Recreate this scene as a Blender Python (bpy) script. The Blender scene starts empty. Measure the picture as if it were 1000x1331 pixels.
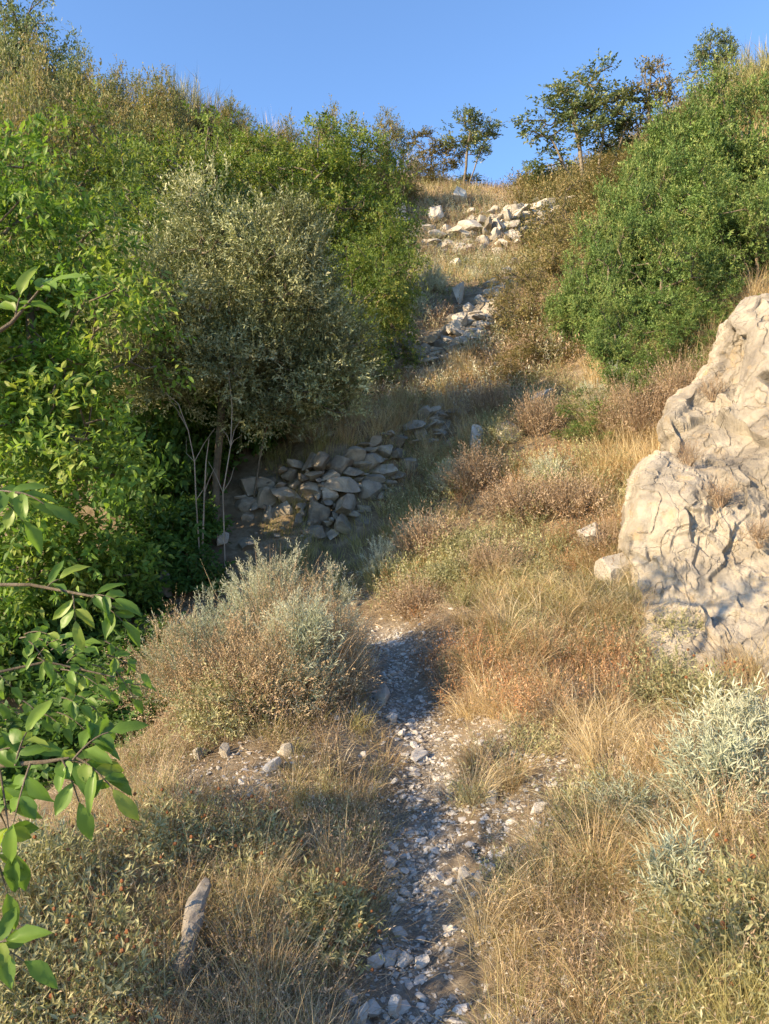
import bpy, bmesh, math, random
import numpy as np
from mathutils import Vector, Matrix
R = math.radians
random.seed(7); rng = np.random.default_rng(7)
S = bpy.context.scene
COL = S.collection

# ------------------------------------------------------------------ camera, sky, sun, exposure
F = 961.0; CAMZ = 1.6
cam = bpy.data.cameras.new('camera'); co = bpy.data.objects.new('camera', cam); COL.objects.link(co)
cam.sensor_fit = 'VERTICAL'; cam.sensor_height = 36; cam.lens = 26.0
cam.clip_start = 0.05; cam.clip_end = 2000
co.location = (0, 0, CAMZ); co.rotation_euler = (R(90), 0, 0)
S.camera = co
SUN_EL, SUN_AZ = 24.0, 60.0          # azimuth: degrees left of straight behind the camera
sd = Vector((-math.sin(R(SUN_AZ))*math.cos(R(SUN_EL)), -math.cos(R(SUN_AZ))*math.cos(R(SUN_EL)), math.sin(R(SUN_EL))))
W = bpy.data.worlds.new('World'); S.world = W; W.use_nodes = True
wn = W.node_tree.nodes; wl = W.node_tree.links
bg = wn['Background']; sky = wn.new('ShaderNodeTexSky'); sky.sky_type = 'NISHITA'
sky.sun_disc = False; sky.sun_elevation = R(SUN_EL)
sky.sun_rotation = math.atan2(sd.x, sd.y)
sky.altitude = 300; sky.air_density = 1.0; sky.dust_density = 0.3; sky.ozone_density = 5.0
wl.new(sky.outputs[0], bg.inputs[0]); bg.inputs[1].default_value = 0.15
sl = bpy.data.lights.new('sun', 'SUN'); sl.energy = 5.0; sl.angle = R(0.5); sl.color = (1.0, 0.77, 0.48)
so = bpy.data.objects.new('sun', sl); COL.objects.link(so)
so.rotation_euler = sd.to_track_quat('Z', 'Y').to_euler()
S.view_settings.view_transform = 'Standard'; S.view_settings.look = 'None'
S.view_settings.exposure = 1.22; S.view_settings.gamma = 1

def P(px, py, d):
    return ((px-500)/F*d, d, CAMZ+(665.5-py)/F*d)

# ------------------------------------------------------------------ helpers
def nrm(v):
    return v/np.maximum(np.linalg.norm(v, axis=-1, keepdims=True), 1e-9)

def _h(ix, iy, iz, s):
    n = (ix*374761393 + iy*668265263 + iz*2147483647 + s*1274126177) & 0xffffffff
    n = ((n ^ (n >> 13))*1274126177) & 0xffffffff
    n = n ^ (n >> 16)
    return (n & 0xffff)/65535.0*2-1

def vnoise(p, s=0):
    p = np.asarray(p, float); f = np.floor(p).astype(np.int64); t = p-f; t = t*t*(3-2*t)
    r = 0
    for dx in (0, 1):
        for dy in (0, 1):
            for dz in (0, 1):
                w = (t[..., 0] if dx else 1-t[..., 0])*(t[..., 1] if dy else 1-t[..., 1])*(t[..., 2] if dz else 1-t[..., 2])
                r = r + w*_h(f[..., 0]+dx, f[..., 1]+dy, f[..., 2]+dz, s)
    return r

def fbm(p, o=4, s=0):
    a = 1; r = 0
    for i in range(o):
        r = r+a*vnoise(p*2**i, s+i); a *= .5
    return r

class MB:
    def __init__(s): s.V = []; s.Q = []; s.T = []; s.A = []; s.n = 0
    def add(s, V, Q=None, T=None, a=0.5):
        V = np.asarray(V, np.float32).reshape(-1, 3)
        if Q is not None and len(Q): s.Q.append(np.asarray(Q, np.int64).reshape(-1, 4)+s.n)
        if T is not None and len(T): s.T.append(np.asarray(T, np.int64).reshape(-1, 3)+s.n)
        a = np.broadcast_to(np.asarray(a, np.float32), (len(V),)) if np.ndim(a) == 0 else np.asarray(a, np.float32)
        s.V.append(V); s.A.append(a); s.n += len(V)
    def build(s, name, mat, parent=None, smooth=False):
        V = np.concatenate(s.V) if s.V else np.zeros((0, 3), np.float32)
        Q = np.concatenate(s.Q) if s.Q else np.zeros((0, 4), np.int64)
        T = np.concatenate(s.T) if s.T else np.zeros((0, 3), np.int64)
        me = bpy.data.meshes.new(name)
        me.vertices.add(len(V)); me.vertices.foreach_set('co', V.ravel())
        nl = Q.size+T.size
        me.loops.add(nl); me.polygons.add(len(Q)+len(T))
        me.loops.foreach_set('vertex_index', np.concatenate([Q.ravel(), T.ravel()]).astype(np.int32))
        st = np.concatenate([np.arange(len(Q))*4, Q.size+np.arange(len(T))*3]).astype(np.int32)
        me.polygons.foreach_set('loop_start', st)
        me.update(calc_edges=True)
        me.polygons.foreach_set('use_smooth', np.full(len(st), smooth, dtype=bool))
        at = me.attributes.new('v', 'FLOAT', 'POINT'); at.data.foreach_set('value', np.concatenate(s.A))
        me.materials.append(mat)
        o = bpy.data.objects.new(name, me); COL.objects.link(o)
        if parent: o.parent = parent
        return o

def thing(name, label, cat, loc=(0, 0, 0), group=None):
    o = bpy.data.objects.new(name, None); COL.objects.link(o); o.empty_display_size = .1
    o.location = loc; o['label'] = label; o['category'] = cat
    if group: o['group'] = group
    return o
def tag(o, label, cat, group=None):
    o['label'] = label; o['category'] = cat
    if group: o['group'] = group
    return o
def dup(root, loc, rotz=0, scale=(1, 1, 1), label=None, group=None):
    r = root.copy(); COL.objects.link(r); r.location = loc; r.rotation_euler = (0, 0, rotz); r.scale = scale
    if label: r['label'] = label
    if group: r['group'] = group
    for ch in list(root.children):
        c = ch.copy(); COL.objects.link(c); c.parent = r
    return r

# ------------------------------------------------------------------ materials
def new_mat(name):
    m = bpy.data.materials.new(name); m.use_nodes = True; n = m.node_tree.nodes; n.clear()
    return m, n, m.node_tree.links
def ramp(n, cols, interp='LINEAR'):
    r = n.new('ShaderNodeValToRGB'); e = r.color_ramp.elements; r.color_ramp.interpolation = interp
    while len(e) > 1: e.remove(e[-1])
    e[0].position = cols[0][0]; e[0].color = (*cols[0][1], 1)
    for p, c in cols[1:]:
        x = e.new(p); x.color = (*c, 1)
    return r
def leaf_mat(name, cols, trans=.3, rough=.55, spec=.3, clump=2.0, tcol=1.3, cvar=.35):
    m, n, l = new_mat(name)
    out = n.new('ShaderNodeOutputMaterial'); at = n.new('ShaderNodeAttribute'); at.attribute_name = 'v'
    k = len(cols); r = ramp(n, [(i/(k-1), c) for i, c in enumerate(cols)])
    l.new(at.outputs['Fac'], r.inputs[0])
    tc = n.new('ShaderNodeTexCoord'); nz = n.new('ShaderNodeTexNoise'); nz.inputs['Scale'].default_value = clump; nz.inputs['Detail'].default_value = 2
    l.new(tc.outputs['Object'], nz.inputs['Vector'])
    mr = n.new('ShaderNodeMapRange'); mr.inputs[1].default_value = .3; mr.inputs[2].default_value = .7
    mr.inputs[3].default_value = 1-cvar; mr.inputs[4].default_value = 1+cvar
    l.new(nz.outputs[0], mr.inputs[0])
    mx = n.new('ShaderNodeVectorMath'); mx.operation = 'SCALE'
    l.new(r.outputs[0], mx.inputs[0]); l.new(mr.outputs[0], mx.inputs['Scale'])
    b = n.new('ShaderNodeBsdfPrincipled'); b.inputs['Roughness'].default_value = rough
    b.inputs['Specular IOR Level'].default_value = spec
    l.new(mx.outputs[0], b.inputs['Base Color'])
    if trans > 0:
        t = n.new('ShaderNodeBsdfTranslucent'); m2 = n.new('ShaderNodeVectorMath'); m2.operation = 'MULTIPLY'
        m2.inputs[1].default_value = (tcol*1.1, tcol*1.15, tcol*.6)
        l.new(mx.outputs[0], m2.inputs[0]); l.new(m2.outputs[0], t.inputs[0])
        ms = n.new('ShaderNodeMixShader'); ms.inputs[0].default_value = trans
        l.new(b.outputs[0], ms.inputs[1]); l.new(t.outputs[0], ms.inputs[2]); l.new(ms.outputs[0], out.inputs[0])
    else: l.new(b.outputs[0], out.inputs[0])
    return m
def rock_mat(name, cols, scale=1.0, bump=.6, ochre=(.48, .33, .16), ochre_amt=.5, bdist=.05, cracks=False):
    m, n, l = new_mat(name)
    out = n.new('ShaderNodeOutputMaterial'); b = n.new('ShaderNodeBsdfPrincipled'); b.inputs['Roughness'].default_value = .9
    b.inputs['Specular IOR Level'].default_value = .2
    tc = n.new('ShaderNodeTexCoord')
    n1 = n.new('ShaderNodeTexNoise'); n1.inputs['Scale'].default_value = 2.2*scale; n1.inputs['Detail'].default_value = 9; n1.inputs['Roughness'].default_value = .62
    n1.inputs['Distortion'].default_value = .6
    l.new(tc.outputs['Object'], n1.inputs['Vector'])
    k = len(cols); r = ramp(n, [(.28+.44*i/(k-1), c) for i, c in enumerate(cols)])
    l.new(n1.outputs[0], r.inputs[0])
    n2 = n.new('ShaderNodeTexNoise'); n2.inputs['Scale'].default_value = 5*scale; n2.inputs['Detail'].default_value = 6; n2.inputs['Roughness'].default_value = .7
    l.new(tc.outputs['Object'], n2.inputs['Vector'])
    r2 = ramp(n, [(.55, (0, 0, 0)), (.72, (1, 1, 1))]); l.new(n2.outputs[0], r2.inputs[0])
    mt = n.new('ShaderNodeMath'); mt.operation = 'MULTIPLY'; mt.inputs[1].default_value = ochre_amt; l.new(r2.outputs[0], mt.inputs[0])
    mx = n.new('ShaderNodeMixRGB'); mx.inputs[2].default_value = (*ochre, 1); l.new(mt.outputs[0], mx.inputs[0]); l.new(r.outputs[0], mx.inputs[1])
    at = n.new('ShaderNodeAttribute'); at.attribute_name = 'v'
    mr = n.new('ShaderNodeMapRange'); mr.inputs[3].default_value = .72; mr.inputs[4].default_value = 1.28; l.new(at.outputs['Fac'], mr.inputs[0])
    vm = n.new('ShaderNodeVectorMath'); vm.operation = 'SCALE'; l.new(mx.outputs[0], vm.inputs[0]); l.new(mr.outputs[0], vm.inputs['Scale'])
    l.new(vm.outputs[0], b.inputs['Base Color'])
    n3 = n.new('ShaderNodeTexNoise'); n3.inputs['Scale'].default_value = 14*scale; n3.inputs['Detail'].default_value = 10; n3.inputs['Roughness'].default_value = .78
    l.new(tc.outputs['Object'], n3.inputs['Vector'])
    bp = n.new('ShaderNodeBump'); bp.inputs['Strength'].default_value = bump; bp.inputs['Distance'].default_value = bdist
    if cracks:
        dn = n.new('ShaderNodeTexNoise'); dn.inputs['Scale'].default_value = 3; dn.inputs['Detail'].default_value = 5; l.new(tc.outputs['Object'], dn.inputs['Vector'])
        va = n.new('ShaderNodeVectorMath'); va.operation = 'MULTIPLY_ADD'; va.inputs[1].default_value = (.5, .5, .5); l.new(dn.outputs['Color'], va.inputs[0]); l.new(tc.outputs['Object'], va.inputs[2])
        hs = n3.outputs[0]
        for sc, wd, k in ((2.1, .015, .28), (8, .03, .06)):
            vo = n.new('ShaderNodeTexVoronoi'); vo.feature = 'DISTANCE_TO_EDGE'; vo.inputs['Scale'].default_value = sc; l.new(va.outputs[0], vo.inputs['Vector'])
            mr2 = n.new('ShaderNodeMapRange'); mr2.inputs[2].default_value = wd; mr2.inputs[3].default_value = 0; mr2.inputs[4].default_value = k; l.new(vo.outputs[0], mr2.inputs[0])
            sm = n.new('ShaderNodeMath'); l.new(hs, sm.inputs[0]); l.new(mr2.outputs[0], sm.inputs[1]); hs = sm.outputs[0]
        l.new(hs, bp.inputs['Height'])
    else: l.new(n3.outputs[0], bp.inputs['Height'])
    l.new(bp.outputs[0], b.inputs['Normal'])
    l.new(b.outputs[0], out.inputs[0])
    return m

M = {}
M['ash'] = leaf_mat('ash_leaf', [(.07, .135, .025), (.11, .20, .035), (.17, .265, .05), (.28, .33, .08)], .38, tcol=1.5)
M['oak'] = leaf_mat('holm_oak_leaf', [(.09, .105, .045), (.18, .205, .10), (.31, .325, .175), (.52, .51, .31)], .15, rough=.6, spec=.2)
M['hornbeam'] = leaf_mat('hornbeam_leaf', [(.08, .13, .03), (.13, .19, .04), (.19, .245, .055), (.32, .30, .08)], .35, tcol=1.3)
M['rust'] = leaf_mat('rusty_leaf', [(.09, .12, .04), (.15, .17, .055), (.22, .20, .08), (.30, .22, .10)], .3)
M['dark'] = leaf_mat('dark_leaf', [(.09, .13, .06), (.14, .185, .085), (.20, .24, .11), (.30, .30, .14)], .2, rough=.45)
M['mastic'] = leaf_mat('mastic_leaf', [(.07, .13, .035), (.11, .18, .045), (.16, .23, .06), (.26, .29, .09)], .2, tcol=1.2)
M['brownoak'] = leaf_mat('brown_oak_leaf', [(.10, .11, .035), (.17, .16, .06), (.25, .21, .09), (.33, .24, .11)], .2)
M['broom'] = leaf_mat('broom_stem', [(.16, .18, .06), (.24, .23, .09), (.32, .26, .12)], .1)
M['silver'] = leaf_mat('silver_leaf', [(.30, .32, .23), (.42, .44, .33), (.54, .55, .42), (.62, .60, .46)], .15, rough=.8, spec=.1)
M['silver_blue'] = leaf_mat('silver_blue_leaf', [(.26, .29, .20), (.38, .41, .30), (.50, .52, .40)], .15, rough=.8, spec=.1)
M['drybrown'] = leaf_mat('dry_brown_twigs', [(.19, .125, .08), (.30, .21, .135), (.41, .31, .21), (.50, .41, .29)], .1, rough=.8)
M['cistus'] = leaf_mat('cistus_leaf', [(.17, .18, .08), (.26, .26, .13), (.34, .33, .18), (.44, .40, .24)], .25, rough=.7)
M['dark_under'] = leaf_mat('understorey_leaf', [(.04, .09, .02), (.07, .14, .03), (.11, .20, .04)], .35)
M['grass'] = leaf_mat('dry_grass_blade', [(.31, .21, .11), (.45, .335, .18), (.57, .45, .26), (.66, .56, .37)], .25, rough=.6, clump=1.2, tcol=1.1, cvar=.2)
M['ggrass'] = leaf_mat('green_grass_blade', [(.20, .19, .07), (.31, .28, .11), (.42, .37, .17)], .3, clump=1.2, tcol=1.1, cvar=.2)
M['straw'] = leaf_mat('straw_litter', [(.22, .14, .08), (.36, .26, .16), (.48, .38, .26), (.58, .50, .38)], .1, rough=.8)
M['moundbrown'] = leaf_mat('mound_twigs', [(.24, .155, .09), (.36, .25, .15), (.47, .36, .22), (.55, .46, .30)], .1, rough=.8)
M['redherb'] = leaf_mat('russet_herb', [(.26, .13, .06), (.36, .20, .10), (.46, .30, .17)], .15, rough=.8)
M['redseed'] = leaf_mat('rust_seed_head', [(.14, .05, .025), (.22, .09, .035), (.36, .16, .06)], .1, rough=.8)
M['twig'] = leaf_mat('pale_twig', [(.28, .22, .16), (.42, .36, .28)], 0, rough=.8)
M['barkm'] = rock_mat('bark', [(.08, .065, .045), (.17, .14, .10), (.27, .235, .18)], 4, .8, ochre_amt=.2, bdist=.02)
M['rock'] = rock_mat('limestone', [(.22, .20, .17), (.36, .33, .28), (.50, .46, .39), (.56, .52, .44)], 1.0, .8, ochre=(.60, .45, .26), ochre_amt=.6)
M['outcrop'] = rock_mat('outcrop_limestone', [(.19, .17, .145), (.32, .285, .23), (.46, .41, .325), (.58, .50, .38)], 1.1, .9, ochre=(.46, .33, .17), ochre_amt=.8, bdist=.045, cracks=True)
M['stone'] = rock_mat('path_stone', [(.30, .28, .26), (.46, .44, .40), (.58, .56, .52)], 4, .6, ochre_amt=.15, bdist=.01)
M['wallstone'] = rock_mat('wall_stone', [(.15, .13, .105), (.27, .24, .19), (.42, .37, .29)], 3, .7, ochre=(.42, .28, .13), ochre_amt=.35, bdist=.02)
M['wood'] = rock_mat('weathered_wood', [(.12, .105, .085), (.23, .205, .17), (.36, .33, .28)], 6, .8, ochre_amt=.1, bdist=.01)

def ground_mat():
    m, n, l = new_mat('hillside_soil')
    out = n.new('ShaderNodeOutputMaterial'); b = n.new('ShaderNodeBsdfPrincipled'); b.inputs['Roughness'].default_value = .95
    b.inputs['Specular IOR Level'].default_value = .1
    tc = n.new('ShaderNodeTexCoord')
    def noise(sc, d=6, ro=.65):
        z = n.new('ShaderNodeTexNoise'); z.inputs['Scale'].default_value = sc; z.inputs['Detail'].default_value = d; z.inputs['Roughness'].default_value = ro
        l.new(tc.outputs['Object'], z.inputs['Vector']); return z
    a = noise(2.5, 10, .75); r1 = ramp(n, [(.3, (.11, .08, .05)), (.5, (.20, .155, .10)), (.62, (.31, .25, .17)), (.75, (.42, .35, .25))]); l.new(a.outputs[0], r1.inputs[0])
    c = noise(30, 6, .8); r2 = ramp(n, [(.3, (.13, .11, .09)), (.5, (.27, .24, .20)), (.7, (.44, .41, .36))]); l.new(c.outputs[0], r2.inputs[0])
    at = n.new('ShaderNodeAttribute'); at.attribute_name = 'v'
    nn = noise(5, 5); ad = n.new('ShaderNodeMath'); ad.operation = 'ADD'; l.new(at.outputs['Fac'], ad.inputs[0]); 
    sb = n.new('ShaderNodeMath'); sb.operation = 'MULTIPLY_ADD'; sb.inputs[1].default_value = 1.2; sb.inputs[2].default_value = -.6; l.new(nn.outputs[0], sb.inputs[0]); l.new(sb.outputs[0], ad.inputs[1])
    ad.use_clamp = True
    mx = n.new('ShaderNodeMixRGB'); l.new(ad.outputs[0], mx.inputs[0]); l.new(r1.outputs[0], mx.inputs[1]); l.new(r2.outputs[0], mx.inputs[2])
    l.new(mx.outputs[0], b.inputs['Base Color'])
    bp = n.new('ShaderNodeBump'); bp.inputs['Strength'].default_value = .9; bp.inputs['Distance'].default_value = .02
    q = noise(45, 8, .8); l.new(q.outputs[0], bp.inputs['Height']); l.new(bp.outputs[0], b.inputs['Normal'])
    l.new(b.outputs[0], out.inputs[0]); return m
M['ground'] = ground_mat()

# ------------------------------------------------------------------ terrain
CP = [P(*c) for c in [
 (540,1331,2.2),(540,1150,2.95),(540,1000,3.9),(520,900,4.9),(510,820,6.0),(470,790,6.8),(430,705,9.0),(450,740,8.0),
 (350,1000,3.6),(340,900,4.4),(340,850,5.0),(300,1150,2.9),(100,1331,2.2),(20,1180,2.75),(280,1331,2.2),
 (340,668,9.2),(400,690,8.9),(470,682,9.0),(520,645,9.6),(580,595,10.5),
 (330,608,9.75),(420,592,9.6),(500,558,10.2),(550,532,10.9),(600,530,11.4),
 (420,560,10.5),(500,530,11.5),(600,490,12.5),(500,492,13.0),(430,520,12),
 (520,488,13.3),(570,470,13.8),(520,458,13.75),(580,432,14.5),(650,380,17),
 (560,400,17),(600,345,21),(540,340,21),(600,318,23.8),(650,328,23.5),(700,318,24.2),(600,297,24.4),(650,282,24.3),(730,265,25.5),
 (540,235,30),(600,243,30),(700,250,30),(760,240,31),(300,185,32),(200,160,34),(100,120,36),(0,70,38),(420,205,31),
 (100,400,18),(250,350,18),(0,300,22),(400,300,20),(300,500,13),(200,560,11),(100,600,10),(0,650,9),(280,685,9),(110,740,8),(230,700,8.6),
 (650,1331,2.15),(800,1331,2.05),(1000,1331,1.9),(700,1100,3.0),(850,1100,2.8),(1000,1100,2.6),(650,950,4.0),(750,950,3.9),(850,935,4.0),(1000,965,3.6),
 (840,850,4.9),(880,888,4.7),(930,905,4.55),(1000,925,4.3),(1100,950,3.85),(700,850,5.0),(620,850,5.1),(560,800,5.9),(700,750,6.3),(800,780,5.7),(640,700,7.4),(750,690,7.0),(820,690,6.9),
 (800,600,8.2),(700,600,8.6),(600,640,8.7),(620,560,10.2),(720,530,10.2),(820,520,9.6),(900,480,9.6),(1000,430,9.4),(700,450,12.5),
 (800,400,13),(700,380,17),(900,330,13),(1000,260,14),(900,250,18),(800,300,20),(1000,140,22),(900,225,27),(820,235,30),(960,150,30),(1000,105,32)]]
CP += [(0,0,0),(-2,0,-.35),(2,0,.5),(0,-3,-.6),(-5,-2,-1.6),(4,-1,1.3),(-1.55,4.2,.12),(-2.3,4.9,-.25),(-3.2,5.6,-.4),(-5,4,-1.3),(-2.6,6.8,.25),
 (-6,7,-.4),(-1.9,2.6,-.15),(-3,1.5,-.7),(-8,0,-3),(-12,10,-1),(-12,20,6),(-25,20,4),(-30,40,22),(-25,60,26),(0,37,15.6),(0,60,14),(15,37,22),(15,60,20),
 (35,40,28),(25,15,15),(12,5,6.5),(7,6,3.6),(12,-4,4.5),(30,-8,10),(-30,-8,-9),(0,-9,-2),(-12,-9,-5)]
CP = np.array(CP)
def _k(a, b): return np.sqrt(((a[:, None, :2]-b[None, :, :2])**2).sum(-1)+.02)
_n = len(CP); _A = np.zeros((_n+3, _n+3)); _A[:_n, :_n] = _k(CP, CP)-np.eye(_n)*.02
_A[:_n, _n] = 1; _A[:_n, _n+1:] = CP[:, :2]; _A[_n:, :_n] = _A[:_n, _n:].T
_w = np.linalg.solve(_A, np.r_[CP[:, 2], 0, 0, 0])
PATH = np.array([P(*c)[:2] for c in [(560,1500,1.5),(535,1331,2.2),(540,1150,2.95),(560,1000,3.9),(530,940,4.5),(522,880,5.1),(508,825,6.0),(500,812,6.25)]])
def path_dist(x, y):
    p = np.stack([x, y], -1); best = np.full(len(p), 99.)
    for a, b in zip(PATH[:-1], PATH[1:]):
        ab = b-a; t = np.clip(((p-a)@ab)/(ab@ab), 0, 1)
        best = np.minimum(best, np.linalg.norm(p-a-t[:, None]*ab, axis=1))
    return best
def H(x, y, detail=True):
    x = np.atleast_1d(np.asarray(x, float)); y = np.atleast_1d(np.asarray(y, float))
    out = np.empty(len(x))
    for i in range(0, len(x), 20000):
        q = np.stack([x[i:i+20000], y[i:i+20000]], -1)
        out[i:i+20000] = _k(q, CP)@_w[:_n]+_w[_n]+q@_w[_n+1:]
    if detail:
        q = np.stack([x, y, np.zeros_like(x)], -1)
        far = np.clip(np.hypot(x, y)/14, .5, 2.5)
        out += .05*far*fbm(q*1.3, 3, 3)+.018*fbm(q*7, 3, 9)
        pd = path_dist(x, y); out -= .07*np.exp(-(pd/.28)**2)
    return out
def G(x, y): return float(H([x], [y])[0])
def ray(px, py, d0=1.3, d1=60):
    ds = np.exp(np.linspace(math.log(d0), math.log(d1), 900))
    x = (px-500)/F*ds; z = CAMZ+(665.5-py)/F*ds
    h = H(x, ds); k = np.argmax(h >= z)
    return x[k], ds[k], h[k]

def build_terrain():
    ny, nx = 520, 460
    v = np.linspace(0, 1, ny); ys = -9+v*14+ (v**3.2)*85
    u = np.linspace(-1, 1, nx); us = np.sign(u)*(np.abs(u)*5+np.abs(u)**4*45)
    X, Y = np.meshgrid(us, ys); x = X.ravel(); y = Y.ravel()
    z = H(x, y)
    pd = path_dist(x, y); a = 1/(1+np.exp((pd-.15)/.06))
    idx = np.arange(ny*nx).reshape(ny, nx)
    Q = np.stack([idx[:-1, :-1], idx[:-1, 1:], idx[1:, 1:], idx[1:, :-1]], -1).reshape(-1, 4)
    mb = MB(); mb.add(np.stack([x, y, z], -1), Q=Q, a=a)
    o = mb.build('hillside', M['ground'], smooth=True); o['kind'] = 'structure'
build_terrain()

# ------------------------------------------------------------------ foliage primitives
def perp(d):
    a = np.where(np.abs(d[..., 2:3]) < .9, np.array([0, 0, 1.]), np.array([1., 0, 0]))
    u = nrm(np.cross(d, a)); return u, np.cross(d, u)
def rdir(n): return nrm(rng.normal(size=(n, 3)))

def add_leaves(mb, B, D, N, L, Wd, a, detail=False, droop=.15):
    """leaf blades: base B, direction D, normal N, length L, width Wd, colour value a"""
    n = len(B); L = np.broadcast_to(L, (n,))[:, None]; Wd = np.broadcast_to(Wd, (n,))[:, None]
    Sx = nrm(np.cross(D, N)); N = np.cross(Sx, D)
    if not detail:
        V = np.stack([B, B+D*L*.45+Sx*Wd*.5, B+D*L-N*L*droop, B+D*L*.45-Sx*Wd*.5], 1)
        i = np.arange(n)[:, None]*4
        mb.add(V, Q=i+np.array([0, 1, 2, 3]), a=np.repeat(a, 4))
    else:
        V = np.stack([B, B+D*L*.35+Sx*Wd*.48+N*Wd*.10, B+D*L*.7+Sx*Wd*.36-N*L*droop*.4+N*Wd*.08, B+D*L-N*L*droop,
                      B+D*L*.7-Sx*Wd*.36-N*L*droop*.4+N*Wd*.08, B+D*L*.35-Sx*Wd*.48+N*Wd*.10,
                      B+D*L*.35, B+D*L*.7-N*L*droop*.4], 1)
        i = np.arange(n)[:, None]*8
        T = np.stack([i+np.array(t) for t in ((0, 1, 6), (0, 6, 5), (2, 3, 7), (7, 3, 4))], 1).reshape(-1, 3)
        Q = np.stack([i+np.array(t) for t in ((6, 1, 2, 7), (5, 6, 7, 4))], 1).reshape(-1, 4)
        mb.add(V, Q=Q, T=T, a=np.repeat(a, 8))

def sprigs(ms, ml, B, D, L, nl, ll, lw, ang=55, grav=.15, sw=.004, upn=.5, vr=(0, 1), detail=False, vbase=None, start=.15, jit=.3, flat=False, droop=.15):
    n = len(B)
    if n == 0: return
    L = np.broadcast_to(L, (n,)).astype(float)
    t = np.linspace(start, 1, nl)[None, :, None]
    down = np.array([0, 0, -1.])
    pos = B[:, None]+D[:, None]*L[:, None, None]*t+down*(grav*L[:, None, None]*t**2)
    tan = nrm(D[:, None]+down*(2*grav*t))
    u, v = perp(tan)
    k = np.arange(nl)[None, :]
    ph = rng.uniform(0, 6.28, (n, 1))+k*(math.pi if flat else 2.4)+rng.normal(0, jit, (n, nl))
    rad = u*np.cos(ph)[..., None]+v*np.sin(ph)[..., None]
    an = R(ang)+rng.normal(0, .25, (n, nl)); an[:, -1] = rng.normal(0, .2, n)
    d = nrm(tan*np.cos(an)[..., None]+rad*np.sin(an)[..., None])
    N = nrm(tan*(1-upn)+np.array([0, 0, 1.])*upn+rng.normal(0, .3, d.shape))
    a = rng.uniform(vr[0], vr[1], (n, nl)) if vbase is None else np.clip(vbase[:, None]+rng.normal(0, .13, (n, nl)), 0, 1)
    sc = rng.uniform(.7, 1.2, (n, nl))
    add_leaves(ml, pos.reshape(-1, 3), d.reshape(-1, 3), N.reshape(-1, 3), (ll*sc).ravel(), (lw*sc).ravel(), a.ravel(), detail, droop)
    if ms is not None:
        ts = np.array([0, .5, 1])[None, :, None]
        c = B[:, None]+D[:, None]*L[:, None, None]*ts+down*(grav*L[:, None, None]*ts**2)
        s = perp(D)[0][:, None]*np.array([1, .7, .3])[None, :, None]*sw*.5
        V = np.stack([c-s, c+s], 2).reshape(n, 6, 3); i = np.arange(n)[:, None]*6
        Q = np.stack([i+np.array([0, 1, 3, 2]), i+np.array([2, 3, 5, 4])], 1).reshape(-1, 4)
        ms.add(V, Q=Q, a=np.repeat(rng.uniform(0, 1, n), 6))

def blades(mb, B, az, lean, L, bend, w, a, nseg=4, side_jit=1.0):
    n = len(B); s = np.linspace(0, 1, nseg+1)
    th = lean[:, None]+bend[:, None]*s[None, :]**1.3
    ds = (L/nseg)[:, None]
    hx = np.cumsum(np.sin(th)*ds, 1)-np.sin(th)*ds; hz = np.cumsum(np.cos(th)*ds, 1)-np.cos(th)*ds
    c, si = np.cos(az)[:, None], np.sin(az)[:, None]
    X = np.stack([B[:, :1]+hx*c, B[:, 1:2]+hx*si, B[:, 2:3]+hz], -1)
    az2 = az+math.pi/2+rng.normal(0, side_jit, n)
    sd_ = np.stack([np.cos(az2), np.sin(az2), rng.normal(0, .3, n)], -1)[:, None]
    wv = (w[:, None]*(1-s[None, :]**2*.9)*.5)[..., None]
    V = np.stack([X-sd_*wv, X+sd_*wv], 2).reshape(n, -1, 3)
    i = np.arange(n)[:, None]*(2*(nseg+1))
    Q = np.concatenate([i+np.array([2*k, 2*k+1, 2*k+3, 2*k+2]) for k in range(nseg)], 1).reshape(-1, 4)
    mb.add(V, Q=Q, a=np.repeat(a, 2*(nseg+1)))
    return X[:, -1]

def tube(mb, pts, rad, ns=6, a=.5):
    pts = np.asarray(pts, float); rad = np.asarray(rad, float)
    t = nrm(np.gradient(pts, axis=0)); u = nrm(np.cross(t[0], [.3, .9, .2]))
    V = []
    for p, r, d in zip(pts, rad, t):
        u = nrm(u-d*(u@d)); v = np.cross(d, u)
        ph = np.arange(ns)/ns*2*math.pi
        V.append(p+r*(np.cos(ph)[:, None]*u+np.sin(ph)[:, None]*v))
    n = len(pts); V = np.concatenate(V); Q = []
    for i in range(n-1):
        for k in range(ns):
            Q.append((i*ns+k, i*ns+(k+1) % ns, (i+1)*ns+(k+1) % ns, (i+1)*ns+k))
    mb.add(V, Q=Q, a=a)

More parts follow.
